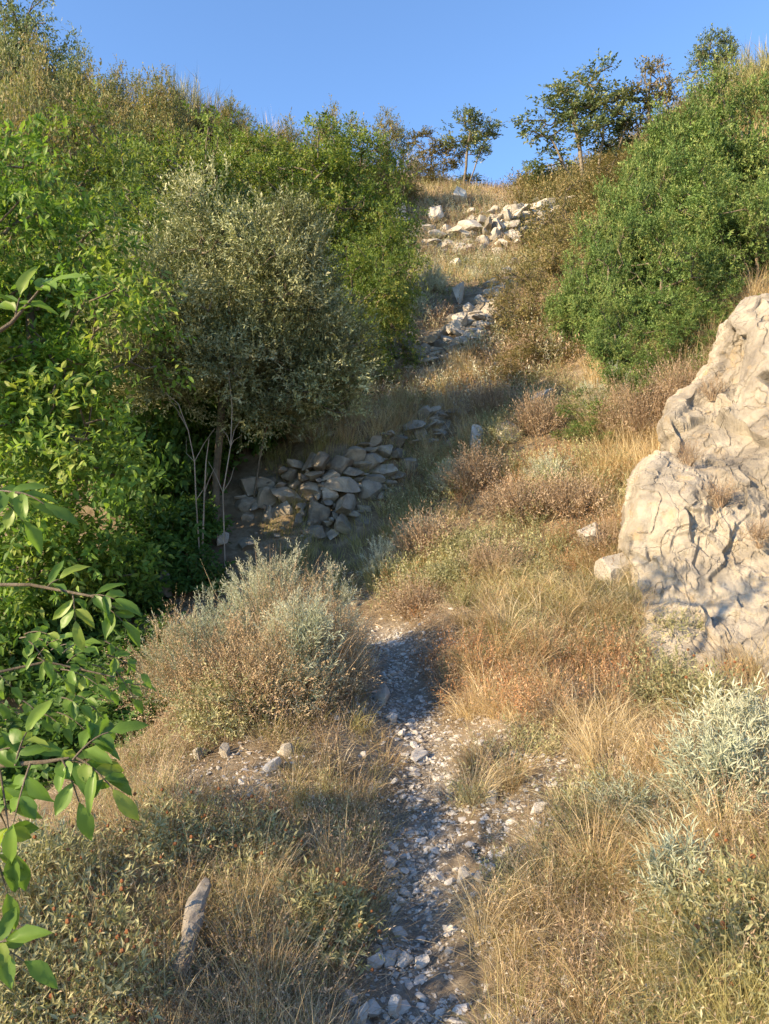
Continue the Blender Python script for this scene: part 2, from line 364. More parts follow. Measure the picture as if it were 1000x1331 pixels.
def skeleton(mb, roots, tips, rtip, rbase, jit=.08):
    """grow limbs from trunk polylines (roots) to every clump centre (tips)"""
    nodes = []; par = []; w = []
    for r in roots:
        for i, p in enumerate(r):
            nodes.append(np.array(p)); par.append(-1 if i == 0 else len(nodes)-2); w.append(0)
    base = np.array(roots[0][0])
    order = np.argsort(np.linalg.norm(tips-np.array(roots[0][-1]), axis=1))
    for k in order:
        t = tips[k]; A = np.array(nodes)
        d = np.linalg.norm(A-t, axis=1)
        db = np.linalg.norm(A-base, axis=1)
        cost = d+.25*db+np.where(A[:, 2] > t[2]+.1, .4*d, 0)
        cost[0] += 5
        j = int(np.argmin(cost)); a = A[j]
        m = a*.5+t*.5+rng.normal(0, jit*d[j], 3)+np.array([0, 0, -.06*d[j]])
        nodes.append(m); par.append(j); w.append(0)
        nodes.append(t); par.append(len(nodes)-2); w.append(1)
    w = np.array(w, float)
    for i in range(len(nodes)-1, -1, -1):
        if par[i] >= 0: w[par[i]] += w[i]
    wm = w.max(); rad = rtip+(rbase-rtip)*(w/wm)**.55
    done = set()
    ch = {}
    for i, p in enumerate(par):
        if p >= 0: ch.setdefault(p, []).append(i)
    for i in range(len(nodes)):
        if par[i] < 0 or True:
            for c in ch.get(i, []):
                # continue chains
                if c in done: continue
                chain = [i, c]; done.add(c)
                while ch.get(chain[-1]):
                    cc = [x for x in ch[chain[-1]] if x not in done]
                    if not cc: break
                    b = max(cc, key=lambda x: w[x]); chain.append(b); done.add(b)
                r = [rad[x] for x in chain]; r[0] = min(r[0], r[1]*1.25)
                tube(mb, [nodes[x] for x in chain], r, 6 if r[0] > .02 else 4, rng.uniform(.3, .7))

def in_ell(e, n, shell=.55):
    cx, cy, cz, rx, ry, rz = e
    d = rdir(n); r = (shell**3+(1-shell**3)*rng.uniform(0, 1, n))**(1/3)
    return np.array([cx, cy, cz])+d*r[:, None]*np.array([rx, ry, rz]), d

def make_tree(name, label, cat, ells, nclump, sp, trunks, rbase, leafmat, loc=(0, 0, 0), group=None, rtip=.006, bark='barkm', pn=('trunk', 'crown'), shell=.5, nlobe=9):
    """sp: k sprigs per clump, L, nl, ll, lw, ang, grav, csp (clump spread)"""
    t = thing(name, label, cat, loc, group)
    vol = np.array([e[3]*e[4]*e[5] for e in ells]); vol = vol**.67; vol /= vol.sum()
    C, O = [], []
    for e, f in zip(ells, vol):
        m = max(3, int(nclump*f))
        if nlobe:
            lc, lo = in_ell(e, nlobe, .75); rr = .42*(e[3]*e[4]*e[5])**(1/3); i = rng.integers(0, nlobe, m)
            q, o2 = in_ell((0, 0, 0, 1, 1, 1), m, .45); q = q*rr*rng.uniform(.6, 1.15, nlobe)[i][:, None]
            c = lc[i]+q; o = nrm(o2+lo[i]*.8)
        else: c, o = in_ell(e, m, shell)
        C.append(c); O.append(o)
    C = np.concatenate(C); O = np.concatenate(O); ok = C[:, 2] > .12; C = C[ok]; O = O[ok]
    mt = MB(); skeleton(mt, trunks, C, rtip, rbase)
    mt.build(pn[0], M[bark], t, smooth=True)
    ml = MB(); k = sp['k']
    B = np.repeat(C, k, 0)+rng.normal(0, sp.get('csp', .1), (len(C)*k, 3))
    D = nrm(np.repeat(nrm(O+np.array([0, 0, sp.get('up', .35)])), k, 0)+rng.normal(0, sp.get('rnd', .65), (len(C)*k, 3)))
    vb = np.repeat(rng.uniform(.1, .9, len(C)), k)
    sprigs(ml, ml, B, D, sp['L']*rng.uniform(.6, 1.3, len(B)), sp['nl'], sp['ll'], sp['lw'], sp.get('ang', 55), sp.get('grav', .15),
           sw=sp.get('sw', .004), upn=sp.get('upn', .5), detail=sp.get('detail', False), vbase=vb, flat=sp.get('flat', False), droop=sp.get('droop', .15))
    ml.build(pn[1], leafmat, t)
    return t

def trunkline(x, y, h, lean=(0, 0), n=6, z0=-.15):
    return [np.array([x+lean[0]*(i/(n-1))**1.3+random.gauss(0, .02)*(i > 0), y+lean[1]*(i/(n-1))+random.gauss(0, .02)*(i > 0), z0+(h-z0)*i/(n-1)]) for i in range(n)]

# ------------------------------------------------------------------ stones
def ico(sub):
    bm = bmesh.new(); bmesh.ops.create_icosphere(bm, subdivisions=sub, radius=1)
    bm.verts.ensure_lookup_table()
    V = np.array([v.co[:] for v in bm.verts]); T = np.array([[v.index for v in f.verts] for f in bm.faces]); bm.free(); return V, T
ICO = {k: ico(k) for k in (1, 2, 3, 4)}
def stones(mb, C, dims, sub=2, rot=None, cut=(.45, .85), nplanes=9, a=None, boxy=False, rough=.04):
    n = len(C); V0, T0 = ICO[sub]
    V = np.repeat(V0[None], n, 0)*1.0
    if boxy:
        for ax in range(3):
            V[..., ax] = np.clip(V[..., ax]*1.1, -.78, .78)
    for _ in range(nplanes):
        nn = rdir(n); d = rng.uniform(cut[0], cut[1], n)
        ex = np.maximum((V*nn[:, None]).sum(-1)-d[:, None], 0)
        V = V-ex[..., None]*nn[:, None]
    off = rng.uniform(0, 100, (n, 1, 3))
    V = V*(1+rough*fbm(V*2.2+off, 3, 5)[..., None])
    V = V*dims[:, None]
    if rot is None: rot = np.stack([rng.normal(0, .25, n), rng.normal(0, .25, n), rng.uniform(0, 6.28, n)], -1)
    cx, sx = np.cos(rot[:, 0]), np.sin(rot[:, 0]); cy, sy = np.cos(rot[:, 1]), np.sin(rot[:, 1]); cz, sz = np.cos(rot[:, 2]), np.sin(rot[:, 2])
    x, y, z = V[..., 0], V[..., 1], V[..., 2]
    y, z = y*cx[:, None]-z*sx[:, None], y*sx[:, None]+z*cx[:, None]
    x, z = x*cy[:, None]+z*sy[:, None], -x*sy[:, None]+z*cy[:, None]
    x, y = x*cz[:, None]-y*sz[:, None], x*sz[:, None]+y*cz[:, None]
    V = np.stack([x, y, z], -1)+np.asarray(C)[:, None]
    nv = len(V0); T = (np.arange(n)[:, None, None]*nv+T0[None]).reshape(-1, 3)
    if a is None: a = rng.uniform(0, 1, n)
    mb.add(V, T=T, a=np.repeat(a, nv))

def rock_thing(name, label, x, y, dims, cat='rock', group=None, sink=.35, rot=None, sub=3, mat='rock', tint=.5, **kw):
    mb = MB(); stones(mb, np.zeros((1, 3)), np.array([dims]), sub, rot=np.array([rot]) if rot else None, a=np.array([tint]), nplanes=18, rough=.04, cut=(.4, .78), **kw)
    o = mb.build(name, M[mat]); o.location = (x, y, G(x, y)+dims[2]*(1-2*sink)*.8)
    return tag(o, label, cat, group)

# ------------------------------------------------------------------ big limestone outcrop
def outcrop():
    LP = np.array([(370,1075),(392,1010),(402,985),(415,968),(432,950),(470,940),(500,915),(515,897),(545,876),(585,874),(618,850),(650,846),(690,838),(745,826),(790,844),(850,852),(890,880),(925,905),(1000,940)])
    DC = np.array([(900,890,4.60),(1000,910,4.35),(845,840,5.05),(930,830,4.85),(1000,800,4.85),(825,745,5.6),(900,740,5.35),(1000,700,5.3),(842,640,5.85),(900,640,5.65),(1000,600,5.75),
       (845,612,6.0),(900,600,6.15),(885,560,6.4),(930,540,6.35),(920,505,6.75),(955,470,6.75),(962,540,6.3),(995,520,6.1),(1000,480,6.2),(985,425,6.5),(1100,420,6.6),(1100,600,5.6),(1100,760,4.7),(1100,930,3.9),(960,980,3.9),(1100,1000,3.6)], float)
    K = lambda a, b: np.sqrt((((a[:, None, :2]-b[None, :, :2])/100)**2).sum(-1)+.03)
    n = len(DC); A = np.zeros((n+3, n+3)); A[:n, :n] = K(DC, DC); A[:n, n] = 1; A[:n, n+1:] = DC[:, :2]/100; A[n:, :n] = A[:n, n:].T
    w = np.linalg.solve(A, np.r_[DC[:, 2], 0, 0, 0])
    nu, nv = 400, 500; pu, pt = 90, 60
    u = np.r_[np.zeros(pu), np.linspace(0, 1, nu)]; su = np.r_[np.linspace(1, 0, pu+1)[:-1], np.zeros(nu)]
    v = np.r_[np.zeros(pt), np.linspace(0, 1, nv)]; sv = np.r_[np.linspace(1, 0, pt+1)[:-1], np.zeros(nv)]
    U, Vv = np.meshgrid(u, v); SU, SV = np.meshgrid(su, sv)
    py = 380+Vv*592; L = np.interp(py, LP[:, 0], LP[:, 1])
    L = L+5*fbm(np.stack([py/22, py*0, py*0], -1), 3, 5)
    px = L+U*(1130-L); top = 10*fbm(np.stack([px/30, px*0, px*0+9], -1), 3, 6)*(1-Vv)**6; py = py+top
    q = np.stack([px.ravel(), py.ravel()], -1); d = np.empty(len(q))
    for k in range(0, len(q), 20000): d[k:k+20000] = K(q[k:k+20000], DC)@w[:n]+w[n]+q[k:k+20000]/100@w[n+1:]
    x = (q[:, 0]-500)/F*d; y = d; z = CAMZ+(665.5-q[:, 1])/F*d
    a = SU.ravel(); b = SV.ravel()
    V = np.stack([x+.10*a+.55*a*a, y+1.7*a+1.6*b, z-.9*a**3+.04*b-1.3*b**3], -1)
    ny, nx = U.shape; V3 = V.reshape(ny, nx, 3)
    N = nrm(np.cross(np.gradient(V3, axis=1), np.gradient(V3, axis=0)).reshape(-1, 3))
    if N[len(N)//2, 1] > 0: N = -N
    r2 = np.random.default_rng(11); disp = .012*fbm(V*1.5, 3, 11)
    tone = np.zeros(len(V))
    for ns, asp, am, tl, ck, cw in ((42, .6, .024, .20, .030, .010), (260, .75, .009, .17, .010, .007), (1800, .9, .003, .14, .002, .005)):
        wp = V+.09*np.stack([fbm(V*2.2, 3, 20), fbm(V*2.2, 3, 30), fbm(V*2.2, 3, 40)], -1)
        Sd = V[r2.integers(0, len(V), ns)]; tilt = r2.normal(0, 1, (ns, 3))*tl; off = r2.normal(0, 1, ns)*am; on = r2.uniform(0, 1, ns) < .5; tn = r2.normal(0, 1, ns)
        wt = wp*np.array([1, .8, asp]); ws = Sd*np.array([1, .8, asp])
        for k in range(0, len(V), 8000):
            d2 = ((wt[k:k+8000]**2).sum(1)[:, None]+(ws**2).sum(1)[None]-2*wt[k:k+8000]@ws.T)
            o2 = np.argpartition(d2, 2, 1)[:, :2]; r = np.arange(len(d2)); e2 = np.sqrt(np.maximum(d2[r[:, None], o2], 0)); sw = e2[:, 0] > e2[:, 1]
            o2[sw] = o2[sw][:, ::-1]; e2 = np.sort(e2, 1); e = e2[:, 1]-e2[:, 0]; sx = o2[:, 0]
            disp[k:k+8000] += off[sx]+((wp[k:k+8000]-Sd[sx])*tilt[sx]).sum(-1)-ck*np.exp(-(e/cw)**2)*on[sx]*np.clip(e*40, .3, 1)
            tone[k:k+8000] += tn[sx]*.08
    disp += .007*fbm(V*22, 4, 12)-.02*np.exp(-(fbm(V*np.array([2.2, 2.2, .9])+4, 3, 70)/.02)**2)+.006*fbm(V*7, 4, 17); disp = .075*np.tanh(disp/.075)
    def blur(A, k, ax):
        for _ in range(k):
            B = A.copy()
            if ax == 1: B[:, 1:-1] = (A[:, :-2]+2*A[:, 1:-1]+A[:, 2:])/4
            else: B[1:-1] = (A[:-2]+2*A[1:-1]+A[2:])/4
            A = B
        return A
    D2 = blur(blur(disp.reshape(ny, nx), 1, 1), 1, 0); DB = blur(blur(D2, 40, 1), 6, 0)
    f = np.clip((nx*0+pu+14-np.arange(nx))/14, 0, 1)[None, :]; ft = np.clip((pt+14-np.arange(ny))/14, 0, 1)[:, None]
    f = np.maximum(f, ft); disp = (D2*(1-f)+(DB-.03)*f).ravel()+.014*fbm(V*9+3, 4, 91)-.016*np.exp(-(fbm(V*np.array([5, 5, 2.6])+9, 3, 95)/.03)**2)
    N3 = blur(blur(N.reshape(ny*nx, 3).reshape(ny, nx, 3), 24, 1), 24, 0); N = nrm(N3).reshape(-1, 3)
    V = V+N*disp[:, None]
    idx = np.arange(ny*nx).reshape(ny, nx); Q = np.stack([idx[:-1, :-1], idx[1:, :-1], idx[1:, 1:], idx[:-1, 1:]], -1).reshape(-1, 4)
    mb = MB(); mb.add(V, Q=Q, a=np.clip(.5+tone+.35*fbm(V*1.4, 4, 60), 0, 1))
    o = mb.build('limestone_outcrop', M['outcrop'], smooth=False); tag(o, 'huge pale cracked limestone outcrop rising at the right edge above the grass', 'rock')
outcrop()

# ------------------------------------------------------------------ dry-stone walls
def wall(name, label, base, top, smin, smax, thick=.25, seed=1, mat='wallstone', n_big=None, cat='stone wall', miss=0.0, sub=3):
    """base/top: matching lists of (px,py,d) along the wall face"""
    r = np.random.default_rng(seed)
    Bp = np.array([P(*c) for c in base]); Tp = np.array([P(*c) for c in top])
    seg = np.r_[0, np.cumsum(np.linalg.norm(np.diff(Bp[:, :2], axis=0), axis=1))]; Ltot = seg[-1]
    def at(s): 
        return np.array([np.interp(s, seg, Bp[:, k]) for k in range(3)]), np.array([np.interp(s, seg, Tp[:, k]) for k in range(3)])
    pl = []; sizes = np.geomspace(smax, smin, 9)
    for sz in sizes:
        for _ in range(500):
            s = r.uniform(0, Ltot); b, t = at(s); h = np.linalg.norm(t-b)
            w = sz*r.uniform(.8, 1.4); hh = sz*r.uniform(.6, 1.0)
            z = r.uniform(-.05, h)
            if z+hh > h+sz*.5: continue
            ok = True
            if pl:
                A = np.array(pl); q = ((A[:, 0]-s)/(A[:, 2]+w))**2+((A[:, 1]-z)/(A[:, 3]+hh))**2
                ok = q.min() > .70
            if ok: pl.append((s, z, w, hh))
    C = []; Dm = []; Ro = []
    for s, z, w, hh in pl:
        b, t = at(s); h = max(np.linalg.norm(t-b), .05); f = z/h
        p = b+(t-b)*f; b2, _ = at(min(s+.1, Ltot)); b1, _ = at(max(s-.1, 0)); tg = b2-b1
        C.append(p+np.array([0, thick*.3+r.uniform(-.04, .05), 0])); Dm.append((w*1.4, thick*r.uniform(.8, 1.2), hh*1.5))
        Ro.append((r.normal(0, .12), -math.atan2(tg[2], np.hypot(tg[0], tg[1]))*.7+r.normal(0, .15), math.atan2(tg[1], tg[0])+r.normal(0, .12)))
    mb = MB(); stones(mb, np.array(C), np.array(Dm), sub, rot=np.array(Ro), cut=(.36, .72), nplanes=16, boxy=False, rough=.03)
    o = mb.build(name, M[mat]); tag(o, label, cat); return o
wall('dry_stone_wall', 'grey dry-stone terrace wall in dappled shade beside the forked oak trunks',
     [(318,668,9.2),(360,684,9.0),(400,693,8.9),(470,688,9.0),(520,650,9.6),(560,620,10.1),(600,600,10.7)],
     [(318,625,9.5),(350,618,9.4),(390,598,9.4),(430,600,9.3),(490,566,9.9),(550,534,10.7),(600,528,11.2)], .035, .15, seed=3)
wall('dry_stone_wall', 'small tumbled dry-stone wall on the second terrace, half lit by the sun',
     [(505,500,13.1),(530,497,13.2),(560,478,13.6),(590,455,14.3),(640,425,15.5)],
     [(505,455,13.6),(530,450,13.7),(560,438,14.0),(590,415,14.8),(640,392,16)], .05, .17, seed=5)
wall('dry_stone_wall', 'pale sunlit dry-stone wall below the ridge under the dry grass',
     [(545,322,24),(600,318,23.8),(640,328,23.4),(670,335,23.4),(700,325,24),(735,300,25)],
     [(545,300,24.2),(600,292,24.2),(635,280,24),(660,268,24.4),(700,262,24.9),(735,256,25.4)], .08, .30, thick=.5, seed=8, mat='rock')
wall('dry_stone_wall', 'low ruined row of stones at the left end of the second terrace under the green sprays',
     [(455,470,13.4),(480,462,13.5),(520,448,14)], [(455,448,13.6),(480,436,13.8),(520,432,14.3)], .08, .25, seed=12)

# ================================================================== TREES AND SHRUBS
def place_h(px, pytop, d, hproto, wproto=None, wpx=None):
    """ground point below (px, d) and the scale that brings a plant of height hproto up to pytop"""
    x = (px-500)/F*d; z = G(x, d); zt = CAMZ+(665.5-pytop)/F*d
    s = max((zt-z)/hproto, .15)
    sx = (wpx/F*d)/wproto if wpx else s
    return (x, d, z-.05), (sx, sx, s)

# --- ash tree, near left (hero)
x, y = P(50, 0, 6.9)[:2]
make_tree('ash_tree', 'tall bright green broad-leaved tree filling the left edge', 'tree',
  [(-.15,0,3.9,.8,.7,.65),(.35,-.2,3.0,.75,.7,.8),(-.45,-.3,2.6,.8,.7,.9),(.35,-.35,1.9,.6,.6,.75),(-.3,-.4,1.4,.9,.6,.7),(-.9,0,3.4,.7,.7,1.0),(.1,-.1,.8,.9,.6,.4)],
  430, dict(k=9, L=.30, nl=9, ll=.085, lw=.036, ang=60, grav=.35, csp=.10, upn=.6, detail=True, up=.2), 
  [trunkline(0,0,3.6,(-.1,0)), trunkline(.15,.1,2.8,(.4,-.1)), trunkline(-.2,0,2.6,(-.5,0))], .055, M['ash'], (x, y, G(x, y)-.1))
# --- holm oak hero
x, y = P(280, 0, 9.0)[:2]
make_tree('holm_oak', 'grey-green rounded holm oak with a bare slender trunk above the stone wall', 'tree',
  [(-.45,.1,2.75,.85,.9,.8),(.35,.1,3.0,1.0,.9,.9),(.05,.1,3.7,.55,.6,.6),(1.0,.1,2.5,.75,.8,.75),(1.35,.2,2.1,.5,.6,.5),(-.75,0,2.2,.6,.7,.5),(.4,0,1.9,.9,.8,.5),(.4,-.1,2.6,1.25,.85,1.1),(.2,-.2,1.75,1.1,.6,.35),(-.4,0,1.9,.7,.7,.45),(1.1,.2,1.7,.6,.6,.4),(.95,.1,3.25,.4,.5,.5)],
  1150, dict(k=11, L=.27, nl=13, ll=.052, lw=.020, ang=42, grav=.05, csp=.09, upn=.35, up=.9, rnd=.5, sw=.005),
  [trunkline(0,0,2.3,(.12,0),7), [np.array(P(330,650,9.3))-np.array([x,y,G(x,y)]), np.array(P(337,600,9.3))-np.array([x,y,G(x,y)]), np.array(P(345,560,9.3))-np.array([x,y,G(x,y)]), np.array(P(368,520,9.3))-np.array([x,y,G(x,y)]), np.array(P(395,480,9.3))-np.array([x,y,G(x,y)])]],
  .05, M['oak'], (x, y, G(x, y)), nlobe=16)

# --- prototypes for the hillside
SPH = dict(k=8, L=.34, nl=9, ll=.085, lw=.05, ang=60, grav=.2, csp=.14, upn=.55, up=.3)
def proto_hornbeam(label, loc, s):
    t = make_tree('hornbeam_tree', label, 'tree',
      [(0,0,3.5,.9,.9,1.0),(.7,.1,2.7,.9,.9,.9),(-.7,-.1,2.6,.9,.9,1.0),(.1,-.4,1.7,1.2,1.0,.9),(-.4,.2,.9,1.1,1.,.6),(.6,.1,.9,1.1,1.,.6)],
      340, SPH, [trunkline(0,0,3.2,(.1,0)), trunkline(.2,.1,2.4,(.6,0)), trunkline(-.2,0,2.4,(-.6,0))], .06, M['hornbeam'], loc, 'green trees on the left slope')
    t.scale = s; return t
hb = [(395,185,15,190,'green leafy tree just right of the grey-green oak crown top'),
      (470,185,16,150,'yellowish green tree at the right end of the left skyline thicket'),
      (110,190,12,230,'green leafy tree behind the tall left tree, upper middle'),
      (240,175,13.5,200,'green leafy tree rising behind the crown of the grey-green oak'),
      (0,180,10.5,200,'green tree at the far left edge above the tall near tree'),
      (330,190,16,160,'green leafy tree below the grey rock outcrop on the skyline'),
      (495,290,13.2,110,'low green tree hanging over the left side of the terraces'),
      (170,270,10.5,170,'green tree between the tall left tree and the grey-green oak'),
      (455,330,12.2,130,'green bushy tree behind the right flank of the grey-green oak'),
      (230,420,11.5,200,'shaded green tree behind the bare trunk of the grey-green oak'),
      (60,430,9.5,220,'shaded green tree low behind the tall left tree'),
      (370,470,12,130,'shaded green tree behind the leaning second oak stem')]
HB = None
for i, (px, py, d, w, lab) in enumerate(hb):
    loc, s = place_h(px, py, d, 4.25, 3.2, w)
    if HB is None: HB = proto_hornbeam(lab, loc, s)
    else: dup(HB, loc, random.uniform(0, 6.28), s, lab)
RU = None
ru = [(165,98,26,80,'olive shrub on the left skyline just left of the wispy broom'),(215,112,25,60,'small olive shrub at the foot of the wispy broom'),(310,138,27,60,'brownish shrub on the skyline beside the rock outcrop'),
      (20,75,22,120,'rusty olive shrub below the tall dark tree in the top left corner'),
      (70,100,20,120,'rusty olive shrub on the upper left slope beneath the small dark evergreen'),
      (130,105,23,110,'reddish shrub on the left skyline between evergreen and broom'),
      (60,160,16,150,'brown-green shrub on the upper left slope near the left edge'),
      (150,150,17,160,'brown-green shrub in the middle of the upper left slope'),
      (205,130,21,110,'olive brown shrub just under the wispy skyline broom'),
      (235,175,18,120,'brown-tinged shrub left of the grey skyline outcrop'),
      (330,172,24,60,'small olive shrub right of the grey skyline outcrop'),
      (385,170,22,70,'olive shrub on the skyline between two bare twiggy bushes'),
      (355,195,20,120,'brown-green shrub under the skyline to the right of the outcrop'),
      (500,165,25,80,'blue-grey tinged olive tree at the right end of the left skyline'),
      (445,152,24,90,'olive green skyline tree above the yellowish green tree'),
      (15,130,18,130,'olive shrub at the left edge below the skyline trees'),
      (300,150,28,50,'small shrub on top of the left skyline beside the outcrop')]
for px, py, d, w, lab in ru:
    loc, s = place_h(px, py, d, 2.75, 3.0, w)
    if RU is None:
        RU = make_tree('olive_shrub', lab, 'shrub', [(0,0,2.1,.9,.9,.85),(.7,0,1.5,.9,.9,.8),(-.7,.1,1.5,.9,.9,.9),(0,-.4,.8,1.3,1.1,.6)],
          260, dict(k=8, L=.32, nl=8, ll=.075, lw=.042, ang=50, grav=.1, csp=.14, upn=.5, up=.5), [trunkline(0,0,1.9), trunkline(.1,0,1.4,(.5,0))], .05, M['rust'], loc, 'olive and rusty shrubs on the left hillside')
        RU.scale = s
    else: dup(RU, loc, random.uniform(0, 6.28), s, lab)
# dark trees, top left, and evergreen
loc, s = place_h(36, -30, 28, 5.0, 2.6, 110)
t = make_tree('evergreen_tree', 'tall dark grey-green tree in the top left corner of the photo', 'tree',
  [(0,0,4.2,.7,.7,.8),(.5,0,3.2,.7,.7,.8),(-.6,0,3.2,.8,.7,.9),(0,0,2.2,1.1,1,.8)], 150,
  dict(k=6, L=.4, nl=8, ll=.11, lw=.05, ang=50, grav=.1, csp=.15, upn=.5, up=.5), [trunkline(0,0,4.0)], .1, M['dark'], loc); t.scale = s
EV = t
dk = [(100,50,26,60,'small dark evergreen tree sticking out of the left skyline'), (8,20,27,90,'dark tree behind the tall one at the left edge'),
      (150,190,15,100,'dark evergreen tree among the green trees of the left slope'),(300,215,14.5,90,'dark evergreen tree peeking over the top of the grey-green oak'),(70,120,21,80,'dark evergreen tree on the brown-green upper left slope'),(15,80,24,90,'dark evergreen tree at the left edge above the rusty shrubs')]
for px, py, d, w, lab in dk:
    loc, s = place_h(px, py, d, 5.0, 2.6, w); dup(EV, loc, random.uniform(0, 6), s, lab)

# ridge trees, sparse with visible stems
def ridge_tree(label, px, pyt, d, w, ells, trunks, n=85, dens=6, mat='dark', h=5.0):
    loc, s = place_h(px, pyt, d, h, 3.2, w)
    t = make_tree('ridge_tree', label, 'tree', ells, int(n*1.25), dict(k=dens, L=.34, nl=8, ll=.12, lw=.065, ang=55, grav=.05, csp=.12, upn=.5, up=.4, sw=.02),
      trunks, .055, M[mat], loc, 'open-crowned trees on the ridge', rtip=.018, shell=.2)
    t.scale = s; return t
ridge_tree('slender open-crowned tree standing alone on the middle of the ridge', 602, 142, 29, 100,
  [(.35,0,4.2,.75,.5,.7),(.3,0,3.4,1.0,.5,.8),(.9,0,3.4,.6,.5,.6),(-.2,0,3.1,.5,.5,.5),(.5,0,2.6,.6,.5,.4)], [trunkline(0,0,3.6,(.3,0)), trunkline(.2,0,3,(.7,0))], 62)
ridge_tree('low yellowish tree leaning left of the lone ridge tree', 566, 172, 29.5, 85,
  [(-.3,0,3.6,.9,.5,.9),(.2,0,2.2,1.1,.6,.7),(-.6,0,1.6,.8,.5,.5)], [trunkline(0,0,3.2,(-.3,0)), trunkline(.3,0,2.4,(.2,0))], 70, mat='brownoak', h=4.6)
ridge_tree('leafy dark tree with several upright stems on the ridge, left of the pair', 770, 92, 27, 150,
  [(-.5,0,4.4,.6,.5,.6),(.4,0,4.3,.6,.5,.6),(-1.3,0,2.9,.5,.4,.6),(1.0,0,3.6,.5,.5,.7),(-.3,0,3.0,.7,.5,.7),(.4,0,2.6,.8,.5,.6),(-1.2,0,1.7,.5,.4,.5)],
  [trunkline(-.2,0,3.8,(-.4,0)), trunkline(.1,0,3.9,(.3,0)), trunkline(.3,0,3.0,(.7,0)), trunkline(-.4,0,2.4,(-.8,0))], 120)
ridge_tree('thinner twiggy tree on the ridge, right of the pair', 842, 82, 27, 95,
  [(.1,0,4.5,.6,.5,.6),(.9,0,3.6,.6,.5,.7),(-.6,0,3.5,.6,.5,.6),(.2,0,2.7,.8,.5,.7)], [trunkline(0,0,4.2,(.1,0)), trunkline(.2,0,3.2,(.7,0)), trunkline(-.1,0,3,(-.5,0))], 80, dens=4, mat='brownoak')
ridge_tree('dark tree high on the right beside the tan dry slope', 935, 42, 25, 85,
  [(0,0,4.3,.8,.5,.7),(-.5,0,3.2,.9,.5,.8),(.5,0,3.2,.7,.5,.9),(-.2,0,2.2,.8,.5,.6)], [trunkline(0,0,4.0), trunkline(-.2,0,3.2,(-.5,0))], 130)
ridge_tree('dark low bush at the foot of the lone ridge tree', 608, 222, 29.6, 60,
  [(0,0,2,1.2,.5,1.6),(.6,0,2.5,.9,.5,1.6)], [trunkline(0,0,2)], 40)
ridge_tree('dark low bush on the ridge where the pair of trees begins', 708, 228, 27.5, 55,
  [(0,0,2.4,1.4,.5,2.0)], [trunkline(0,0,2)], 50)

# broom and bare bushes
def broom(name, label, px, pyt, d, wpx, n, mat, cat='shrub', group=None, w=.02, lean=.35, bend=.4, n2=0, vr=(0, 1)):
    loc, _ = place_h(px, pyt, d, 1); x, y, z = loc; h = CAMZ+(665.5-pyt)/F*d-z; rad = wpx/F*d/2
    t = thing(name, label, cat, loc, group); mb = MB()
    r = np.sqrt(rng.uniform(0, 1, n))*rad*.55; a = rng.uniform(0, 6.28, n)
    B = np.stack([np.cos(a)*r, np.sin(a)*r, np.zeros(n)-.05], -1)
    az = a+rng.normal(0, .5, n); ln = np.abs(rng.normal(0, lean, n))*(.4+r/rad)
    tip = blades(mb, B, az, ln, h*rng.uniform(.5, .95, n), rng.normal(0, bend, n), np.full(n, w), rng.uniform(*vr, n), 4)
    if n2:
        i = rng.integers(0, n, n2); f = rng.uniform(.25, .85, n2)[:, None]; B2 = B[i]*(1-f)+tip[i]*f
        blades(mb, B2, rng.uniform(0, 6.28, n2), np.abs(rng.normal(0, .7, n2)), h*rng.uniform(.10, .28, n2), rng.normal(0, .3, n2), np.full(n2, w*.7), rng.uniform(*vr, n2), 2)
    mb.build('stems', mat, t); return t
broom('broom_shrub', 'wispy brownish broom shrub on the left skyline, tallest of the wisps', 238, 96, 28, 95, 120, M['broom'], n2=5000, group='wispy broom on the left skyline')
broom('broom_shrub', 'wispy greenish broom shrub at the left of the skyline broom clump', 188, 106, 28, 80, 100, M['broom'], n2=2400, group='wispy broom on the left skyline')
broom('broom_shrub', 'wispy brown shrub at the right of the skyline broom clump', 276, 122, 28, 45, 80, M['drybrown'], n2=1500, group='wispy broom on the left skyline')
broom('bare_bush', 'bare greyish bush on the left skyline right of the outcrop', 360, 142, 28, 50, 120, M['twig'], n2=500, group='bare twiggy bushes on the skyline')
broom('bare_bush', 'bare grey twiggy bush between left thicket and ridge grass', 533, 188, 29, 45, 90, M['twig'], n2=350, group='bare twiggy bushes on the skyline')
broom('bare_bush', 'tiny bare pinkish bush on the open ridge right of the lone tree', 668, 234, 29, 22, 30, M['twig'], n2=110, group='bare twiggy bushes on the skyline')
broom('dry_shrub', 'large tan dry shrub high in the top right corner', 980, 62, 22, 110, 200, M['broom'], n2=5000, lean=.6, bend=.9)
broom('dry_shrub', 'feathery tan dry shrub right of the tree in the top right', 1010, 45, 20, 120, 200, M['broom'], n2=5000, lean=.6, bend=.9)

